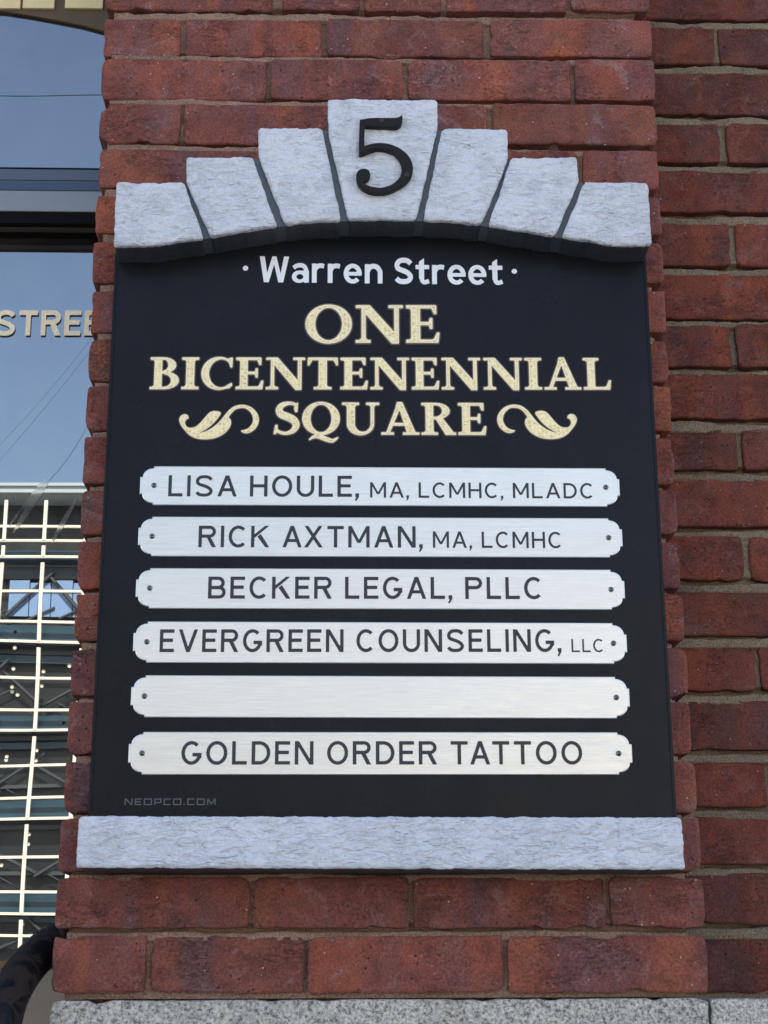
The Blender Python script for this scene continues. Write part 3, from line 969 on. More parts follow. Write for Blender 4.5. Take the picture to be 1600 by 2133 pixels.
SANS_W = dict(L=.62, I=.14, S=.78, A=.84, H=.76, O=.88, U=.76, E=.63, M=.93, C=.84, D=.78, R=.77, K=.80, X=.82, T=.72, N=.78, B=.76, G=.84, P=.74, V=.84)
def sans(ch, w):
    h = w / 2; W = SANS_W.get(ch, .7)
    if ch == 'I': W = w
    l, r = h, W - h
    if ch == 'L': return W, q(0, 0, w, 1) + q(0, 0, W, w)
    if ch == 'I': return W, q(0, 0, w, 1)
    if ch == 'E': return W, q(0, 0, w, 1) + q(0, 0, W, w) + q(0, 1 - w, W, 1) + q(0, .52 - h, W * .92, .52 + h)
    if ch == 'H': return W, q(0, 0, w, 1) + q(W - w, 0, W, 1) + q(0, .51 - h, W, .51 + h)
    if ch == 'T': return W, q(W / 2 - h, 0, W / 2 + h, 1) + q(0, 1 - w, W, 1)
    if ch == 'O': return W, strip(arc(W / 2, .5, W / 2 - h, .51 - h, 0, 360, 36), w)
    if ch == 'C': return W - .06, strip(arc(W / 2, .5, W / 2 - h, .51 - h, 46, 314, 30), w)
    if ch == 'G': return W, strip(arc(W / 2, .5, W / 2 - h, .51 - h, 46, 345, 30), w) + q(W * .55, .50 - w, W, .50) + q(W - w, .28, W, .50)
    if ch == 'D':
        return W, q(0, 0, w, 1) + strip([(h, 1 - h), (W * .42, 1 - h)] + arc(W * .42, .5, W * .58 - h, .5 - h, 84, -84, 18) + [(W * .42, h), (h, h)], w)
    if ch == 'U': return W, strip([(h, 1)] + arc(W / 2, .37, W / 2 - h, .38 - h, 180, 360, 18) + [(W - h, 1)], w)
    if ch == 'S':
        U = [(1, .84), (.80, .965), (.52, 1.0), (.22, .96), (.045, .80), (.10, .63), (.30, .555), (.52, .50), (.74, .43), (.95, .30), (.97, .16), (.80, .035), (.50, 0), (.2, .03), (0, .15)]
        P = catmull([(h + a * (W - w), h - .01 + b * (1.02 - w)) for a, b in U], 3, closed=False)
        return W, strip(P, w)
    if ch == 'A':
        k = w * 1.05
        return W, [[(0, 0), (k, 0), (W / 2 + k / 2, 1), (W / 2 - k / 2, 1)], [(W - k, 0), (W, 0), (W / 2 + k / 2, 1), (W / 2 - k / 2, 1)]] + q(W * .2, .25, W * .8, .25 + w * .95)
    if ch == 'V':
        k = w * 1.05
        return W, [[(0, 1), (k, 1), (W / 2 + k / 2, 0), (W / 2 - k / 2, 0)], [(W - k, 1), (W, 1), (W / 2 + k / 2, 0), (W / 2 - k / 2, 0)]]
    if ch == 'X':
        k = w * 1.15
        return W, [[(0, 0), (k, 0), (W - .02, 1), (W - .02 - k, 1)], [(W - k, 0), (W, 0), (k + .02, 1), (.02, 1)]]
    if ch == 'N': k = w * 1.15; return W, q(0, 0, w, 1) + q(W - w, 0, W, 1) + [[(0, 1), (k, 1), (W, 0), (W - k, 0)]]
    if ch == 'M':
        k = w * 1.0
        return W, q(0, 0, w, 1) + q(W - w, 0, W, 1) + [[(0, 1), (k, 1), (W / 2 + k / 2, .22), (W / 2 - k / 2, .22)], [(W - k, 1), (W, 1), (W / 2 + k / 2, .22), (W / 2 - k / 2, .22)]]
    if ch == 'K':
        k = w * 1.2
        return W, q(0, 0, w, 1) + [[(w * .6, .38), (w * .6, .38 + k), (W - k - .02, 1), (W - .02, 1)], [(.27, .50), (.27 + k * .85, .62), (W, 0), (W - k, 0)]]
    if ch in 'PRB':
        bw = W - (.02 if ch == 'R' else 0.03 if ch == 'B' else 0)
        m = .44 if ch != 'B' else .50
        cy = (1 + m) / 2; ry = (1 - m) / 2 - h + (h if ch == 'B' else 0)
        ry = (1 - m) / 2 - h if ch != 'B' else (1 - h - m) / 2
        cy = m + h + ry if ch != 'B' else (m + 1 - h) / 2
        if ch == 'B': bw = W - .05
        g = q(0, 0, w, 1) + strip([(h, cy + ry), (bw - ry * 1.0 - h, cy + ry)] + arc(bw - h - ry * 1.0, cy, ry, ry, 84, -84, 14) + [(bw - ry - h, cy - ry), (h, cy - ry)], w)
        if ch == 'R': g += [[(W * .42, m + w * .5), (W * .42 + w * 1.2, m + w * .5), (W, 0), (W - w * 1.25, 0)]]
        if ch == 'B':
            ry2 = (m - h) / 2; cy2 = h + ry2
            g += strip([(h, m), (W - ry2 - h, m)] + arc(W - h - ry2, cy2, ry2, ry2, 84, -84, 14) + [(W - ry2 - h, h), (h, h)], w)
        return W, g
    if ch == ',': return w * 1.25, [[(w * .15, .0), (w * .15, w * 1.1), (w * 1.25, w * 1.1), (w * 1.25, .0), (w * .55, -w * 1.25), (0, -w * 1.25), (w * .5, 0)]]
    if ch == 'W':
        return 1.21, [[(0, 1), (.21, 1), (.38, 0), (.19, 0)], [(.21, 0), (.39, 0), (.69, 1), (.52, 1)], [(.52, 1), (.69, 1), (.96, 0), (.78, 0)], [(.80, 0), (.98, 0), (1.21, 1), (1.0, 1)]]
    if ch == 'a':
        return .70, q(.50, 0, .70, .46) + strip(catmull([(.07, .56), (.18, .64), (.36, .67), (.52, .61), (.60, .45)], 4, False), .17) + ring((.30, .225), (.30, .24), (.33, .225), (.14, .105), 0, 360) + q(.32, .33, .62, .465)
    if ch == 'r': return .53, q(0, 0, .2, .74) + strip(catmull([(.10, .44), (.19, .60), (.33, .665), (.50, .645)], 4, False), .18)
    if ch == 'e': return .75, ring((.375, .37), (.375, .385), (.375, .37), (.18, .22), 0, 318, 32) + q(.12, .295, .745, .435)
    if ch == 'n': return .73, q(0, 0, .2, .74) + strip(catmull([(.10, .44), (.20, .61), (.37, .665), (.53, .61), (.63, .45)], 4, False) + [(.63, .2), (.63, 0)], .195)
    if ch == 't': return .57, [[(.14, .86), (.35, 1.0), (.35, .12), (.14, .2)]] + q(0, .575, .56, .735) + strip(catmull([(.245, .30), (.265, .14), (.36, .07), (.55, .12)], 4, False), .17)
    raise KeyError(ch)

def sm(x0, x1, y, up):   # serif slab with small brackets
    s = 1 if up else -1
    return q(x0, min(y, y + s * .07), x1, max(y, y + s * .07))
def serif(ch, w=None):
    def br(xa, xb, base, s):     # brackets where a stem xa..xb meets a serif
        t = base + s * .07
        return [[(xa - .06, t - s * .005), (xa + .005, t - s * .005), (xa + .005, t + s * .06)], [(xb + .06, t - s * .005), (xb - .005, t - s * .005), (xb - .005, t + s * .06)]]
    if ch == 'I': return .53, q(.14, 0, .39, 1) + sm(0, .53, 0, True) + sm(0, .53, 1, False) + br(.14, .39, 0, 1) + br(.14, .39, 1, -1)
    if ch == 'E': return .84, q(.13, 0, .36, 1) + q(0, .925, .785, 1) + q(0, 0, .80, .08) + [[(.785, 1), (.785, .77), (.725, .77), (.66, .93)], [(.60, .05), (.72, .10), (.80, .27), (.86, .27), (.83, 0), (.6, 0)]] + q(.3, .475, .65, .55) + [[(.62, .37), (.68, .37), (.68, .66), (.62, .66), (.59, .55), (.59, .475)]] + br(.13, .2, 0, 1)[:1] + br(.13, .2, 1, -1)[:1]
    if ch == 'L': return .86, q(.13, 0, .36, 1) + sm(0, .49, 1, False) + q(0, 0, .80, .08) + [[(.58, .05), (.72, .10), (.80, .29), (.865, .29), (.83, 0), (.6, 0)]] + br(.13, .36, 1, -1)
    if ch == 'T': return .95, q(.35, 0, .60, 1) + sm(.2, .75, 0, True) + br(.35, .60, 0, 1) + q(0.01, .925, .94, 1) + [[(.01, 1), (0, .76), (.05, .76), (.14, .93)], [(.94, 1), (.95, .76), (.90, .76), (.81, .93)]]
    if ch == 'N': return 1.24, q(.17, 0, .27, 1) + sm(.02, .40, 0, True) + sm(.02, .38, 1, False) + q(1.02, -.02, 1.13, 1) + sm(.87, 1.24, 1, False) + [[(.17, 1), (.38, 1), (1.02, .27), (1.13, .27), (1.13, -.02), (.95, -.02), (.27, .78), (.17, .9)]] + br(.17, .27, 0, 1)
    if ch == 'B': return .90, q(.13, 0, .36, 1) + q(0, .93, .44, 1) + q(0, 0, .46, .07) + ring((.42, .755), (.38, .245), (.42, .76), (.13, .175), -90, 90) + ring((.44, .275), (.46, .275), (.44, .27), (.215, .195), -90, 90) + q(.3, .495, .46, .565) + br(.13, .2, 0, 1)[:1] + br(.13, .2, 1, -1)[:1]
    if ch == 'C': return 1.0, ring((.55, .5), (.55, .52), (.62, .5), (.385, .445), 55, 308, 34) + [[(.84, .97), (.97, 1.0), (.96, .69), (.91, .69), (.86, .83), (.80, .90)], [(.88, .035), (.97, .12), (.95, .20), (.80, .11), (.78, .02)]]
    if ch == 'O': return 1.20, ring((.60, .5), (.60, .52), (.60, .5), (.35, .435), 0, 360, 40)
    if ch == 'Q': return 1.15, ring((.575, .5), (.575, .52), (.575, .5), (.325, .435), 0, 360, 40) + strip(catmull([(.22, -.17, .03), (.33, -.09, .08), (.46, -.055, .12), (.62, -.10, .14), (.80, -.17, .13), (.93, -.195, .10), (1.02, -.15, .07), (1.10, -.09, .03)], 3, False), .1) + q(.46, -.06, .62, .03)
    if ch == 'S': return .80, strip(catmull([(.69, .91, .08), (.56, .965, .09), (.40, .965, .11), (.24, .90, .16), (.16, .77, .20), (.22, .63, .22), (.42, .545, .23), (.61, .44, .225), (.68, .28, .21), (.60, .12, .15), (.43, .04, .10), (.25, .045, .09), (.08, .12, .08)], 4, False), .1) + [[(.64, .92), (.73, 1.0), (.715, .70), (.65, .70), (.62, .80)], [(.0, .02), (.06, .0), (.12, .12), (.11, .29), (.05, .29)]]
    if ch == 'U': return 1.14, q(.15, .33, .39, 1) + sm(0, .52, 1, False) + q(.88, .33, .98, 1) + sm(.74, 1.14, 1, False) + ring((.565, .335), (.415, .355), (.635, .35), (.245, .265), 180, 360) + br(.15, .39, 1, -1) + br(.88, .98, 1, -1)
    if ch == 'A': return 1.16, [[(.13, .02), (.235, .02), (.56, .80), (.51, 1.02)], [(.48, 1.02), (.64, 1.02), (1.06, .02), (.80, .02)], [(.44, .86), (.48, 1.02), (.64, 1.02), (.60, .9)]] + q(.27, .285, .80, .365) + sm(0, .38, 0, True) + sm(.66, 1.16, 0, True)
    if ch == 'R': return 1.06, q(.13, 0, .36, 1) + q(0, .93, .46, 1) + sm(0, .50, 0, True) + ring((.44, .745), (.43, .255), (.44, .75), (.20, .18), -90, 90) + q(.3, .49, .46, .56) + [[(.42, .53), (.64, .53), (.98, .07), (1.06, .07), (1.06, 0), (.74, 0)]] + br(.13, .36, 0, 1) + br(.13, .2, 1, -1)[:1]
    raise KeyError(ch)
def techno(ch, w=.17):
    h = w / 2
    if ch == 'N': return 1.1, q(0, 0, w, 1) + q(1.1 - w, 0, 1.1, 1) + [[(0, 1), (w * 1.4, 1), (1.1, 0), (1.1 - w * 1.4, 0)]]
    if ch == 'E': return .95, q(0, 0, w, 1) + q(0, 0, .95, w) + q(0, 1 - w, .95, 1) + q(0, .5 - h, .85, .5 + h)
    if ch == 'O': return 1.15, q(0, 0, w, 1) + q(0, 0, 1.15, w) + q(0, 1 - w, 1.15, 1) + q(1.15 - w, 0, 1.15, 1)
    if ch == 'C': return 1.0, q(0, 0, w, 1) + q(0, 0, 1.0, w) + q(0, 1 - w, 1.0, 1)
    if ch == 'P': return 1.0, q(0, 0, w, 1) + q(0, 1 - w, 1.0, 1) + q(0, .38 - h, 1.0, .38 + h) + q(1 - w, .38, 1, 1)
    if ch == '.': return w * 1.3, q(0, 0, w * 1.3, w * 1.3)
    if ch == 'M': return 1.2, q(0, 0, w, 1) + q(1.2 - w, 0, 1.2, 1) + [[(0, 1), (w * 1.3, 1), (.68, .15), (.52, .15)], [(1.2 - w * 1.3, 1), (1.2, 1), (.68, .15), (.52, .15)]]

GC = {}
def glyph_contours(font, ch, w, offs):
    key = (font.__name__, ch, w, offs)
    if key in GC: return GC[key]
    fk = (font.__name__, ch, w)
    if fk not in GC:
        W, prims = font(ch, w)
        st = 0.02
        xs = np.arange(-0.12, W + 0.13, st) + 0.0031; ys = np.arange(-0.36, 1.13, st) + 0.0029
        X, Y = np.meshgrid(xs, ys)
        D = np.full(X.shape, 9.0)
        for P in prims: D = np.minimum(D, poly_sdf(P, X, Y))
        loops = march(D, xs, ys, -0.0008)
        d = np.full(X.shape, 9.0)
        for Lp in loops: d = np.minimum(d, np.abs(poly_sdf(Lp, X, Y)))
        GC[fk] = (W, xs, ys, np.where(D < -0.0008, -d, d), loops)
    W, xs, ys, D, loops = GC[fk]
    GC[key] = (W, loops if offs == 0 else march(D, xs, ys, offs))
    return GC[key]

def solid_from_loops(loops, fn, y0, y1):
    """fn maps glyph coords to (x, z); front face at y0 and walls back to y1"""
    # constrained triangulation of all contours; keep the triangles that lie inside (even-odd)
    flat = [p for L in loops for p in L]
    n = len(flat)
    ed, s = [], 0
    for L in loops:
        m = len(L); ed += [(s + i, s + (i + 1) % m) for i in range(m)]; s += m
    cv, _, cf, _, _, _ = delaunay_2d_cdt([Vector((float(p[0]), float(p[1]))) for p in flat], ed, [], 0, 1e-7)
    tc = [(sum(cv[k].x for k in t) / 3, sum(cv[k].y for k in t) / 3, t) for t in cf]
    CX = np.array([t[0] for t in tc]); CY = np.array([t[1] for t in tc])
    ins = np.zeros(len(tc), bool)
    for i, j in ed:
        a, b = flat[i], flat[j]
        if a[1] == b[1]: continue
        c = (a[1] > CY) != (b[1] > CY)
        ins ^= c & (CX < a[0] + (CY - a[1]) * (b[0] - a[0]) / (b[1] - a[1]))
    xy = [fn(*p) for p in flat]
    V = [(x, y0, z) for x, z in xy] + [(x, y1, z) for x, z in xy]
    o = len(V)
    V += [(lambda w: (w[0], y0, w[1]))(fn(p.x, p.y)) for p in cv]
    Fc = []
    for (cx_, cy_, t), k in zip(tc, ins):
        if not k: continue
        a, b, c = (cv[q_] for q_ in t)
        ar = (b.x - a.x) * (c.y - a.y) - (b.y - a.y) * (c.x - a.x)
        t = tuple(o + q_ for q_ in t)
        Fc.append(t if ar > 0 else (t[0], t[2], t[1]))
    s = 0
    for L in loops:
        m = len(L)
        for i in range(m):
            a, b = s + i, s + (i + 1) % m
            Fc.append((b, a, a + n, b + n))
        s += m
    return V, Fc

def text_line(text, font, w, base_l, base_r, cap_px, Y, track=.2, space=.5, offs=0.0, thick=0.0008, xscale_fit=True, back=None):
    """base_l / base_r: pixels of the baseline's two ends; cap_px: pixel row of the cap top at the left end"""
    xl, zl = at(*base_l, Y); xr, zr = at(*base_r, Y)
    cap = at(base_l[0], cap_px, Y)[1] - zl
    x = 0; pos = []
    for i, ch in enumerate(text):
        if ch == ' ': x += space - track; continue
        W = glyph_contours(font, ch, w, 0.0)[0]
        tr = track
        if ch == ',': x -= track * .35
        pos.append((x, ch, W)); x += W + tr
        if text[i:i + 2] in ('TA', 'AT', 'LT', 'AX'): x -= .10
    total = pos[-1][0] + pos[-1][2]
    k = (xr - xl) / total
    parts = []
    for x, ch, W in pos:
        loops = glyph_contours(font, ch, w, offs)[1]
        def fn(u, v, x=x): 
            X = xl + (x + u) * k
            return X, zl + (zr - zl) * (x + u) / total + v * cap
        if loops: parts.append(solid_from_loops(loops, fn, Y - thick, (back if back is not None else Y + 0.0004)))
    return join_vf(parts)

def put_text(name, mat, parent, *a, **k):
    v, f = text_line(*a, **k)
    return mesh_obj(name, v, f, mat, parent)

# Warren Street line
put_text('lettering', MWHITE, sign, 'Warren', sans, .195, (540, 588), (797, 591), 534, YS, track=.12, thick=0.0007)
put_text('lettering', MWHITE, sign, 'Street', sans, .195, (821, 591.5), (1048, 593.5), 537.5, YS, track=.10, thick=0.0007)
for px, py in ((511.5, 559), (1071.5, 565.5)):
    cx, cz = at(px, py, YS); r_ = 0.0031
    L = [[(cx + r_ * math.cos(k * math.pi / 10), cz + r_ * math.sin(k * math.pi / 10)) for k in range(20)]]
    v, f = solid_from_loops(L, lambda a, b: (a, b), YS - 0.0007, YS + 0.0003)
    mesh_obj('dot', v, f, MWHITE, sign)
# gold serif lines: brown outline, cream edge, gold leaf
def gold_text(text, bl_, br_, cap, track):
    put_text('lettering_outline', MBROWN, sign, text, serif, None, bl_, br_, cap, YS, track=track, offs=0.040, thick=0.0004)
    put_text('lettering', MCREAM, sign, text, serif, None, bl_, br_, cap, YS, track=track, offs=0.006, thick=0.0009)
    put_text('lettering_leaf', MGOLD, sign, text, serif, None, bl_, br_, cap, YS, track=track, offs=-0.030, thick=0.0012)
gold_text('ONE', (636, 714.5), (914, 714.5), 636.5, .085)
gold_text('BICENTENENNIAL', (312, 811), (1273, 812), 745, .085)
gold_text('SQUARE', (570, 905), (1012, 906.5), 838.5, .07)
# flourishes
FL = [(265, 485), (255, 450), (225, 432), (185, 428), (140, 450), (110, 500), (115, 560), (150, 630), (200, 690), (250, 750), (320, 800), (400, 830), (500, 845), (600, 842), (700, 825), (800, 785), (890, 720), (950, 640), (972, 570), (960, 510), (932, 478),
      (985, 400), (1050, 345), (1120, 325), (1200, 325), (1270, 365), (1320, 430), (1340, 510), (1320, 590), (1260, 660), (1190, 690), (1140, 700), (1165, 730), (1230, 745), (1310, 720), (1390, 650), (1430, 560), (1430, 470), (1390, 390), (1320, 320), (1230, 280), (1140, 270), (1040, 290), (960, 340), (900, 400), (830, 490), (760, 570), (690, 630), (600, 690), (510, 725), (420, 740),
      (500, 708), (600, 645), (690, 565), (760, 480), (800, 415), (775, 385), (700, 372), (640, 385), (590, 420), (520, 500), (450, 580), (380, 635), (300, 655), (240, 640), (210, 600), (205, 550), (230, 510), (258, 498)]
def flourish(mirror):
    P = [(360 + x / 8, 810 + y / 8) for x, y in FL]
    if mirror: P = [(1035 + (540 - x) * 1.0, y - 0.5) for x, y in P]
    P = [(x / 68.0, -y / 68.0) for x, y in P]
    P = catmull(P, 3)
    xs = np.arange(min(p[0] for p in P) - .15, max(p[0] for p in P) + .15, .018); ys = np.arange(min(p[1] for p in P) - .15, max(p[1] for p in P) + .15, .018)
    X, Y = np.meshgrid(xs, ys)
    D = poly_sdf(P, X, Y)
    fn = lambda u, v: at(u * 68, -v * 68, YS)
    for off, th_, m_, nm in ((.028, .0004, MBROWN, 'flourish_outline'), (0.0, .0009, MCREAM, 'flourish'), (-.028, .0012, MGOLD, 'flourish_leaf')):
        v, f = solid_from_loops(march(D, xs, ys, off), fn, YS - th_, YS + .0003)
        mesh_obj(nm, v, f, m_, sign)
flourish(False); flourish(True)
# sign maker's small line
put_text('lettering', MGREYTXT, sign, 'NEOPCO.COM', techno, .15, (259.5, 1677), (449, 1677), 1663.5, YS, track=.34, thick=0.0005)

# house number
N5 = [(345, 335), (480, 315), (620, 308), (800, 312), (900, 305), (935, 285), (955, 266), (965, 300), (958, 370), (930, 418), (870, 450), (780, 458), (640, 452), (500, 438), (418, 432), (411, 600), (412, 722), (500, 690), (600, 674), (700, 677), (800, 697), (900, 737), (1000, 807), (1078, 900), (1113, 1000), (1114, 1080), (1088, 1170), (1028, 1250), (940, 1316), (820, 1378), (700, 1410), (580, 1410), (470, 1383), (372, 1326), (312, 1256), (293, 1180), (298, 1120), (327, 1072), (380, 1048), (440, 1050), (483, 1082), (497, 1130), (488, 1178), (460, 1210), (420, 1228), (385, 1236), (430, 1275), (520, 1308), (640, 1322), (760, 1298), (860, 1243), (930, 1160), (953, 1070), (948, 1000), (918, 920), (858, 852), (780, 802), (680, 774), (590, 768), (500, 788), (430, 816), (385, 838), (333, 842), (335, 600)]
YN = YA - 0.0075
sharp = {(345, 335), (955, 266), (418, 432), (412, 722), (333, 842), (385, 838), (385, 1236)}
PN = []
for i, p in enumerate(N5):
    PN.append(p)
    if p not in sharp and N5[(i + 1) % len(N5)] not in sharp:
        p0, p3 = N5[i - 1], N5[(i + 2) % len(N5)]; p2 = N5[(i + 1) % len(N5)]
        PN.append(tuple((-p0[j] + 9 * p[j] + 9 * p2[j] - p3[j]) / 16 for j in range(2)))
PNm = [at(700 + x / 6.957, 200 + y / 6.957, YN) for x, y in PN]
# numeral solid: bevelled front edge built from an inset of the outline
gx = np.array([p[0] for p in PNm]); gz_ = np.array([p[1] for p in PNm])
xs = np.arange(gx.min() - .004, gx.max() + .004, .0008); ys = np.arange(gz_.min() - .004, gz_.max() + .004, .0008)
Xg, Yg = np.meshgrid(xs * 20, ys * 20)
Dn = poly_sdf([(p[0] * 20, p[1] * 20) for p in PNm], Xg, Yg)
fn = lambda u, v: (u / 20, v / 20)
parts = []
for off, ya, yb in ((-.016, YN, YN + .0012), (0.0, YN + .0008, YA + .002)):
    parts.append(solid_from_loops(march(Dn, xs * 20, ys * 20, off), fn, ya, yb))
v, f = join_vf(parts)
num = mesh_obj('numeral', v, f, MNUM, sign)
def disc_vf(cx, cz, r0, y0, y1, n=20, dome=0.0):
    V = [(cx, y0 - dome, cz)]; Fc = []
    for rr, yy in ((r0 * .55, y0 - dome * .7), (r0, y0), (r0, y1)):
        for k in range(n): V.append((cx + rr * math.cos(2 * math.pi * k / n), yy, cz + rr * math.sin(2 * math.pi * k / n)))
    for k in range(n):
        k2 = (k + 1) % n
        Fc.append((0, 1 + k, 1 + k2))
        for l in (0, 1):
            a = 1 + l * n; Fc.append((a + k, a + n + k, a + n + k2, a + k2))
    return V, Fc
for zx, zy in ((660, 348), (1025, 1135)):
    cx, cz = at(700 + zx / 6.957, 200 + zy / 6.957, YN)
    v, f = disc_vf(cx, cz, .0026, YN - .0005, YN + .002, dome=.0002)
    s_ = mesh_obj('screw', v, f, MNUMSCREW, num)
    v, f = disc_vf(cx, cz, .0011, YN - .0010, YN, 8)
    v2, f2 = disc_vf(cx, cz, .0011, YN - .0009, YN, 8)
    mesh_obj('screw', v, f, MSLOT, num)

# ------------------------------------------------------------------ nameplates
PLATES = [((321, 1011), (1262, 1015)), ((317, 1117), (1268, 1120)), ((312, 1225), (1273, 1228)), ((306, 1337), (1278, 1340)), ((301, 1450), (1284, 1453)), ((296, 1569), (1289, 1569.5))]
TXT = [
    [('LISA HOULE,', (350, 1034), (748, 1035), 990, .148), ('MA, LCMHC, MLADC', (771, 1036.5), (1237, 1038.5), 1004.5, .138)],
    [('RICK AXTMAN,', (413, 1140), (881, 1141), 1095, .148), ('MA, LCMHC', (902, 1141), (1171, 1142), 1107, .138)],
    [('BECKER LEGAL, PLLC', (433, 1247), (1130, 1248), 1201, .152)],
    [('EVERGREEN COUNSELING,', (332, 1358.5), (1170, 1358), 1311, .152), ('LLC', (1191, 1358.5), (1258, 1358.5), 1331, .13)],
    [],
    [('GOLDEN ORDER TATTOO', (377, 1593), (1214, 1592.5), 1544, .152)],
]
HA, HB = 0.2643, 0.0223
def plate_outline(a, b, ins=0.0):
    a -= ins; b -= ins
    pts = []
    c1x, c1z = a - 0.0145, b - 0.0125
    cor = [(a - 0.0145 + ins * .4, b), (a - 0.0145 + ins * .4, b - 0.0023)]
    for k in range(0, 11):
        t = R(90 - 9 * k)
        cor.append((c1x + 0.0118 * math.cos(t), c1z + 0.0102 * math.sin(t)))
    cor += [(a - 0.0027, b - 0.0125 + ins * .4), (a, b - 0.0125 + ins * .4)]
    tr = cor                                   # top right, clockwise
    br_ = [(x, -z) for x, z in reversed(cor)]
    bl_ = [(-x, -z) for x, z in cor]
    tl = [(-x, z) for x, z in reversed(cor)]
    return (tr + br_ + bl_ + tl)[::-1]
xsL = np.mean([at(*p[0], YS)[0] for p in PLATES]); xsR = np.mean([at(*p[1], YS)[0] for p in PLATES])
YPL = YS - 0.0022
for k, (pl, pr) in enumerate(PLATES):
    xl, zl = at(*pl, YPL); xr, zr = at(*pr, YPL)
    cx, cz = (xl + xr) / 2, (zl + zr) / 2
    ang = math.atan2(zr - zl, xr - xl)
    rot = lambda x, z: (cx + x * math.cos(ang) - z * math.sin(ang), cz + x * math.sin(ang) + z * math.cos(ang))
    out = plate_outline(HA, HB); inn = plate_outline(HA, HB, 0.0007)
    n = len(out)
    V = [(*[rot(*p)[0]], YPL, rot(*p)[1]) for p in inn] + [(rot(*p)[0], YPL + .0006, rot(*p)[1]) for p in out] + [(rot(*p)[0], YS + .0003, rot(*p)[1]) for p in out]
    tr = tessellate_polygon([[Vector((p[0], p[1], 0)) for p in inn]])
    Fc, ids = [], []
    for t in tr:
        a, b, c = (inn[q_] for q_ in t)
        ar = (b[0] - a[0]) * (c[1] - a[1]) - (b[1] - a[1]) * (c[0] - a[0])
        Fc.append(tuple(t) if ar > 0 else (t[0], t[2], t[1])); ids.append(0)
    for l in (0, 1):
        for i in range(n):
            j = (i + 1) % n; a = l * n
            Fc.append((a + j, a + i, a + n + i, a + n + j)); ids.append(1)
    plate = mesh_obj('nameplate', V, Fc, None, sign, mats=[MALU, MALUEDGE], mat_ids=ids)
    if k == 4: plate['label'] = 'blank brushed metal nameplate without lettering'
    for p in (pl, pr):
        sx, sz = at(*p, YPL)
        v, f = disc_vf(sx, sz, .0030, YPL - .0007, YPL + .0005, 18, dome=.0016)
        mesh_obj('screw', v, f, MSCREW, plate, smooth=True)
        a_ = random.uniform(0, 1.5); V2, F2 = [], []
        for an in (a_, a_ + math.pi / 2):
            ux, uz = math.cos(an), math.sin(an)
            n0 = len(V2); yq = YPL - .0024 - (0.00003 if an == a_ else 0)
            V2 += [(sx + ux * s1 * .0018 - uz * s2 * .00035, yq, sz + uz * s1 * .0018 + ux * s2 * .00035) for s1, s2 in ((-1, -1), (1, -1), (1, 1), (-1, 1))]
            F2.append((n0, n0 + 1, n0 + 2, n0 + 3))
        mesh_obj('screw_slot', V2, F2, MSLOT, plate)
    for txt, b0, b1, cap, w_ in TXT[k]:
        put_text('lettering', MINK, plate, txt, sans, w_, b0, b1, cap, YPL, track=.19, space=.56, thick=0.00035)

# ------------------------------------------------------------------ window to the left
YG = 0.22
gl = PX0 - 3.0; gr_ = PX0 + 0.10
win = thing('shop_window', (PX0 - 1.2, YG, 0.6), 'large grey framed shop window mirroring sky and a gridded facade, left of the brick pilaster', 'window')
def zat(py, Y): return at(90, py, Y)[1]
zA = zat(495, YG); zB = zat(2003, YG)
box('glass_pane', MGLASS, win, gl, gr_, YG, YG + 0.012, zB - 0.03, zA + 0.02)
box('transom_glass', MGLASS, win, gl, gr_, YG - 0.004, YG + 0.012, zat(352, YG), zat(352, YG) + 0.75)
# transom bar from top to bottom; upper steps are coloured as its reflection
y1 = YG - 0.012
box('bar_reflection', MALF2, win, gl, gr_, y1, YG + 0.02, zat(375, y1), zat(352, y1), 0.001)
y2 = YG - 0.030
box('bar_reflection', MALF3, win, gl, gr_, y2, YG + 0.02, zat(396, y2), zat(375.5, y2), 0.001)
y3 = YG - 0.045
box('transom_bar', MALF, win, gl, gr_, y3, YG + 0.02, zat(440, y3), zat(396, y3) - 0.0005, 0.0015)
y4 = YG - 0.043
zg = zat(496, YG)
box('black_band', MBLACK, win, gl, gr_, y4, YG + 0.02, zg, zat(430, y4))  # plain black band over the front and underside below the bar
box('glazing_bead', MBRN, win, gl, gr_, y4 + 0.012, y4 + 0.024, zg - 0.001, zg + 0.002, 0.0004)
# header board with arched edge and gold blocks
y5 = YG - 0.010
hx = [(-1500, -260), (-1100, -150), (-700, -75), (-400, -30), (-150, 5), (0, 22), (60, 31), (120, 42), (170, 52), (215, 64), (300, 88)]
hp_ = [at(a, b, y5) for a, b in hx]
V, Fc = [], []
ztop = at(90, -420, y5)[1]
for y in (y5, YG - 0.005):
    for x, z in hp_: V.append((x, y, z)); V.append((x, y, ztop))
m = len(hp_)
for i in range(m - 1):
    a = 2 * i; Fc.append((a, a + 2, a + 3, a + 1)); o = 2 * m; Fc.append((a, a + o, a + 2 + o, a + 2)); Fc.append((a + 1, a + 3, a + 3 + o, a + 1 + o))
Fc.append((2 * m - 2, 4 * m - 2, 4 * m - 1, 2 * m - 1))
mesh_obj('header_board', V, Fc, MOLIVE, win)
for a, b in ((-30, 42), (47, 113), (135, 214)):
    xa, za = at(a, 17, y5 - 0.003); xb, _ = at(b, 17, y5 - 0.003)
    box('gold_block', MYEL, win, xa, xb, y5 - 0.004, y5 + 0.001, za, za + 0.075, 0.0006)
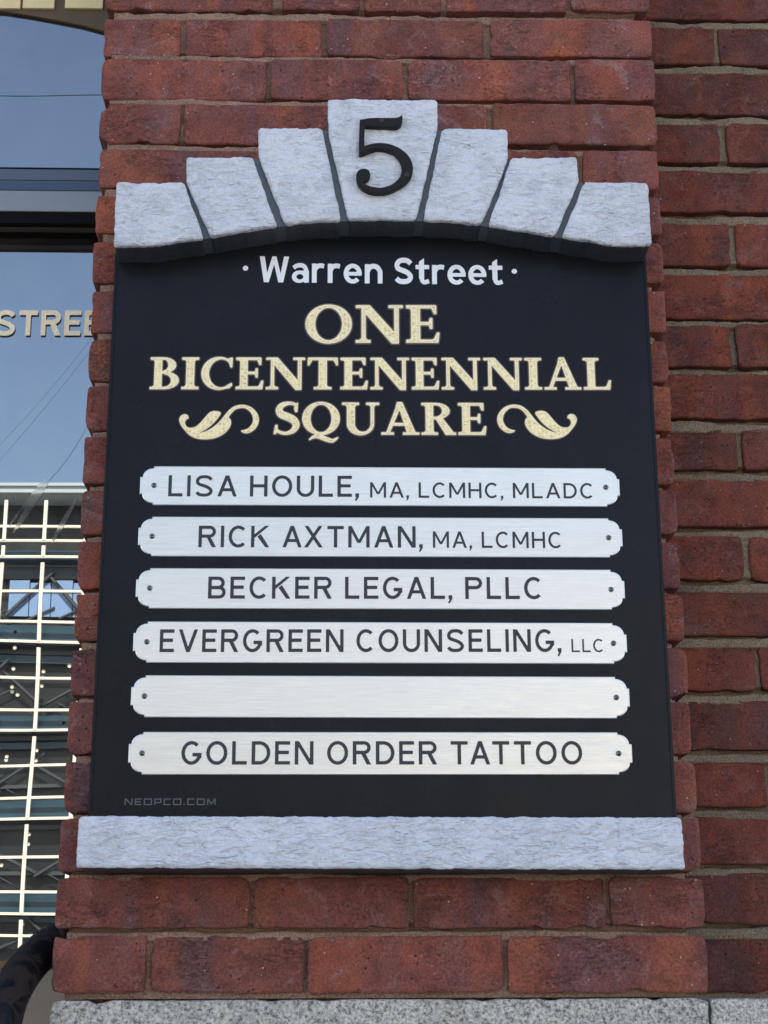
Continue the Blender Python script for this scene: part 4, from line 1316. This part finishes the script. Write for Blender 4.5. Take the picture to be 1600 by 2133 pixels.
# bottom rail and sill
y6 = YG - 0.02
box('bottom_rail', MTAN, win, gl, gr_, y6, YG + 0.02, zat(2140, y6) - 0.3, zat(2018, y6), 0.001)
box('drip_strip', MRUST, win, gl, gr_, y6 - 0.004, YG + 0.01, zat(2017.5, y6 - 0.004), zat(2001, y6 - 0.004), 0.001)
box('sill', MTAN, win, gl, gr_, YG - 0.10, YG + 0.02, 0.75, zat(2140, y6) - 0.301, 0.003)
box('lower_panel', MTAN, win, gl, gr_, YG - 0.01, YG + 0.02, 0.1, 0.749)
# vinyl letters standing a hair off the glass, so the pane mirrors them
YL = YG - 0.0030
v, f = text_line('STREET', sans, .185, (-12, 699), (254.6, 699), 646.5, YL, track=.13, thick=0.0004, back=YL + 0.0003)
mesh_obj('lettering', v, f, MWINGOLD, win)
# wall over and beside the window
hw = thing('upper_wall', (PX0 - 1.5, 0.1, 3.0), 'plain red brick wall above the shop window, out of frame', 'brick wall')
box('brickwork', MB, hw, PX0 - 6.0, PX0 - 0.001, 0.06, 0.4, zat(352, YG) + 0.75, 6.2)
box('side_brickwork', MB, hw, PX0 - 6.0, PX0 - 3.0, 0.06, 0.4, 0.0, zat(352, YG) + 0.749)
bd = thing('sun_block_body', (0, 5, 0), 'plain unseen body of the brick building, added behind the facade to block the sun', 'building')
box('wall', MB, bd, -6.5, 6.5, 0.41, 9.0, 0.0, 6.3)  # unseen mass added behind the wall to keep the sun off

# a few pale diagonal streaks on the glass
MSM = NT('pale_glass_streak')
MSM.base((0.006, 0.008, 0.010)); MSM.rough(0.02); MSM.b.inputs['IOR'].default_value = 2.95
df = MSM.n('BsdfDiffuse'); df.inputs['Color'].default_value = (0.9, 0.86, 0.78, 1)
mx = MSM.n('MixShader')
sv = MSM.coords((1, 1, 1), rnd=True)
MSM.link(MSM.ramp(MSM.noise(sv, 30, 3), [(0.3, 0.02), (0.75, 0.13)]), mx.inputs[0])
MSM.link(MSM.b.outputs[0], mx.inputs[1]); MSM.link(df.outputs[0], mx.inputs[2]); MSM.link(mx.outputs[0], MSM.out.inputs[0])
MSM = MSM.m
for si, (a, b, w0, w1) in enumerate((((190, 705), (-10, 935), 5, 8), ((186, 732), (-10, 968), 4, 5), ((134, 942), (28, 1110), 6, 12), ((122, 960), (20, 1095), 3, 6), ((165, 1030), (108, 1130), 5, 8), ((185, 880), (90, 1010), 8, 14))):
    (ax, az), (bx, bz) = at(*a, YG), at(*b, YG)
    dx, dz = bx - ax, bz - az; L = math.hypot(dx, dz); nx_, nz_ = -dz / L, dx / L
    V, Fc = [], []
    for i in range(9):
        t = i / 8; hw_ = 1.7 * (w0 + (w1 - w0) * t) / 3330 * 2.0 * math.sin(math.pi * (0.06 + 0.88 * t)) * .5
        V += [(ax + dx * t + nx_ * hw_, YG - .0004 - .00008 * si, az + dz * t + nz_ * hw_), (ax + dx * t - nx_ * hw_, YG - .0004 - .00008 * si, az + dz * t - nz_ * hw_)]
    for i in range(8): Fc.append((2 * i, 2 * i + 1, 2 * i + 3, 2 * i + 2))
    mesh_obj('pale_streak', V, Fc, MSM, win)

# ------------------------------------------------------------------ handrail, bottom left
def tube_vf(path, r, n=20, caps=True):
    P = [Vector(p) for p in path]
    V, Fc = [], []
    up_ = Vector((0, 1, 0))
    for i, p in enumerate(P):
        d = (P[min(i + 1, len(P) - 1)] - P[max(i - 1, 0)]).normalized()
        s = d.cross(up_)
        if s.length < 1e-4: s = Vector((1, 0, 0))
        s.normalize(); t = s.cross(d).normalized()
        rr = r[i] if isinstance(r, (list, tuple)) else r
        for k in range(n):
            a = 2 * math.pi * k / n
            V.append(tuple(p + s * math.cos(a) * rr + t * math.sin(a) * rr))
    for i in range(len(P) - 1):
        for k in range(n):
            k2 = (k + 1) % n; a = i * n
            Fc.append((a + k, a + k2, a + n + k2, a + n + k))
    if caps: Fc.append(tuple(range(n))[::-1]); Fc.append(tuple(range(len(P) * n - n, len(P) * n)))
    return V, Fc
def p3(px, py, Y): x, z = at(px, py, Y); return (x, Y, z)
rail = thing('handrail', (PX0 - 0.12, -0.05, 0.1), 'chipped black iron handrail curving out of the pilaster at bottom left', 'handrail')
path = catmull([p3(150, 1958, .085), p3(118, 1962, .07), p3(84, 1985, .045), p3(50, 2022, .01), p3(22, 2070, -.03), p3(4, 2125, -.06), p3(-6, 2190, -.075), p3(-10, 2290, -.08)], 6, closed=False)
x_, y_, z_ = path[-1]
path = path + [(x_, y_, z_ - .3), (x_, y_, 0.11)]
rr = [0.0198 * (1 + 0.015 * nz(i * .7, 3, 1)) for i in range(len(path))]
v, f = tube_vf(path, rr, 24)
mesh_obj('tube', v, f, MRAIL, rail, smooth=True)
fx, fy, fz = p3(112, 1956, .085)
v, f = tube_vf([(PX0 - 0.004, .085, fz), (PX0 + .0, .085, fz), (PX0 + .006, .085, fz)], [.034, .036, .036], 24)
mesh_obj('flange', v, f, MRAIL, rail, smooth=True)

# ------------------------------------------------------------------ facade across the square, seen mirrored in the window
DV = 60.0
YB = 2 * YG - DV            # real distance of its front
def bx_(px, py, extra=0.0):
    x, z = at(px, py, DV + extra); return x, z
bld = thing('gridded_facade', (-12, YB, 0), 'sunlit facade with cream grid and dark trusses mirrored in the window', 'building')
MCRM = plain('cream_painted_grid', (0.82, 0.78, 0.66), 0.5)
MDKG = plain('dark_atrium', (0.007, 0.012, 0.014), 0.4, grain=0.5, gscale=0.7)
MTEAL = plain('teal_spandrel', (0.018, 0.062, 0.095), 0.35, grain=0.3, gscale=0.9)
MPALE = plain('painted_sky_blue', (0.22, 0.36, 0.60), 0.2)
MSTR = plain('galvanised_strut', (0.06, 0.072, 0.078), 0.5, metal=0.3)
MEAVE = plain('pale_eave', (0.42, 0.50, 0.52), 0.5)
XB0, XB1 = -26.0, 2.0
def bz(py, extra=0.0): return bx_(70, py, extra)[1]
box('back_wall', MDKG, bld, XB0, XB1, YB - 2.5, YB - 1.6, 0.0, bz(1022))
box('eave', MEAVE, bld, XB0 - .5, XB1 + .5, YB - 3, YB + 0.2, bz(1030), bz(1018))
box('eave_edge', MEAVE, bld, XB0 - .5, XB1 + .5, YB + 0.2, YB + 0.32, bz(1018), bz(1012))
for py in (1098, 1128, 1162, 1234, 1298, 1338, 1411, 1477, 1518, 1592, 1661, 1705, 1784, 1855, 1901, 1948):
    z = bz(py); box('grid_rail', MCRM, bld, XB0, XB1, YB - 0.06, YB + 0.06, z - 0.05, z + 0.05)
x0g, _ = bx_(97, 1100); sp = 88 / F_PX * DV * 1.02
k = -16
while k < 8:
    x = x0g + k * sp
    if XB0 < x < XB1:
        for ta, tb in ((1044, 1128), (1139, 1162), (1175, 1338), (1350, 1518), (1531, 1705), (1717, 1901), (1914, 2060)):
            box('grid_post', MCRM, bld, x - 0.07, x + 0.07, YB - 0.03, YB + 0.09, max(0, bz(tb)), bz(ta))
    k += 1
for a, b in ((1142, 1160), (1300, 1332), (1484, 1512), (1664, 1700), (1858, 1896)):
    box('spandrel', MTEAL, bld, XB0, XB1, YB - 1.0, YB - 0.5, bz(b), bz(a))
for i, px in enumerate((8, 53, 98, 143)):
    xa = bx_(px, 1230)[0]; xb = bx_(px + 43, 1230)[0]
    box('sky_panel', MPALE, bld, xa, xb, YB - 1.4, YB - 1.3, bz(1272), bz(1194 + 6 * (i % 2)))  # flat blue panels, painted as sky mirrored in that facade
rb = random.Random(4)
for fl in range(5):
    za, zb_ = bz(1296 + 182 * fl), bz(1150 + 180 * fl)
    for k in range(-15, 8):
        x = x0g + k * sp
        if not (XB0 < x < XB1 - sp): continue
        s = 1 if (k + fl) % 2 else -1
        a = (x + rb.uniform(-.2, .2), YB - 1.1, za + rb.uniform(0, .6)); b = (x + sp * 1.15, YB - 1.1, za + (zb_ - za) * rb.uniform(.5, .85))
        if s < 0: a, b = (a[0], a[1], b[2]), (b[0], b[1], a[2])
        v, f = tube_vf([a, b], 0.075, 6); mesh_obj('strut', v, f, MSTR, bld)
# unseen pale buildings added beside that facade to warm the nameplates' reflections
MLIME = plain('pale_bounce_stone', (0.46, 0.42, 0.35), 0.8, grain=0.1, gscale=0.8)
MWD = plain('dark_window_glass', (0.02, 0.025, 0.03), 0.1)
for lab, xa, xb, hh in (('unseen pale building added across the square for warm reflections, right of the gridded facade', 3.2, 52.0, 15.0), ('unseen pale building added across the square for warm reflections, left of the gridded facade', -70.0, -27.2, 13.0)):
    nb = thing('bounce_building', ((xa + xb) / 2, YB, 0), lab, 'building')
    box('wall', MLIME, nb, xa, xb, YB - 12, YB, 0, hh)
    box('cornice', MLIME, nb, xa - .3, xb + .3, YB - 12.3, YB + .4, hh, hh + .6)
    for fl in range(4):
        x = xa + 2
        while x < xb - 2:
            box('window', MWD, nb, x, x + 1.2, YB - .1, YB + .03, 1.5 + fl * 3.4, 3.4 + fl * 3.4); x += 3.6
for px, py in ((30, 1314), (28, 1346), (24, 1388), (20, 1425), (20, 1435), (31, 1441), (12, 1330), (7, 1575), (8, 1568), (86, 1392), (84, 1405), (82, 1422), (72, 1556), (71, 1578), (60, 1735), (59, 1755), (46, 1922), (2, 1798), (128, 1500), (140, 1380)):
    x, z = bx_(px, py); v, f = disc_vf(x, z, .075, YB - .45, YB - .5, 8); v = [(a, 2 * (YB - .475) - b, c) for a, b, c in v]; f = [q_[::-1] for q_ in f]
    mesh_obj('globe_lamp', v, f, MCRM, bld)
for py, hh_, m_ in ((1138, .10, MTEAL), (1176, .16, MTEAL), (1188, .08, MSTR), (1346, .08, MSTR), (1360, .14, MTEAL), (1524, .08, MSTR), (1540, .12, MTEAL), (1628, .07, MSTR), (1716, .08, MSTR), (1812, .07, MSTR), (1910, .10, MTEAL)):
    z = bz(py); box('beam', m_, bld, XB0, XB1, YB - 1.5, YB - 1.25, z - hh_, z + hh_)
for fl in range(5):
    for k in range(-15, 8):
        x = x0g + k * sp + rb.uniform(.2, .9); z0_ = bz(1300 + 182 * fl) + rb.uniform(.1, .7); ln = rb.uniform(.8, 1.6)
        v, f = tube_vf([(x, YB - 1.2, z0_), (x + ln, YB - 1.2, z0_ + rb.choice((-.5, .5)) * ln)], rb.choice((.03, .045)), 6); mesh_obj('strut', v, f, MSTR, bld)
# overhead cable across the street
cb = tube_vf([(-40 + 8 * i, -16, 12.7 - 0.3 * math.sin(math.pi * i / 10)) for i in range(11)], 0.007, 6)
tag(mesh_obj('overhead_cable', cb[0], cb[1], plain('weathered_cable', (0.03, 0.03, 0.032), 0.9, spec=0.1)), 'thin black overhead cable strung along the street, faint in the window reflection', 'cable')
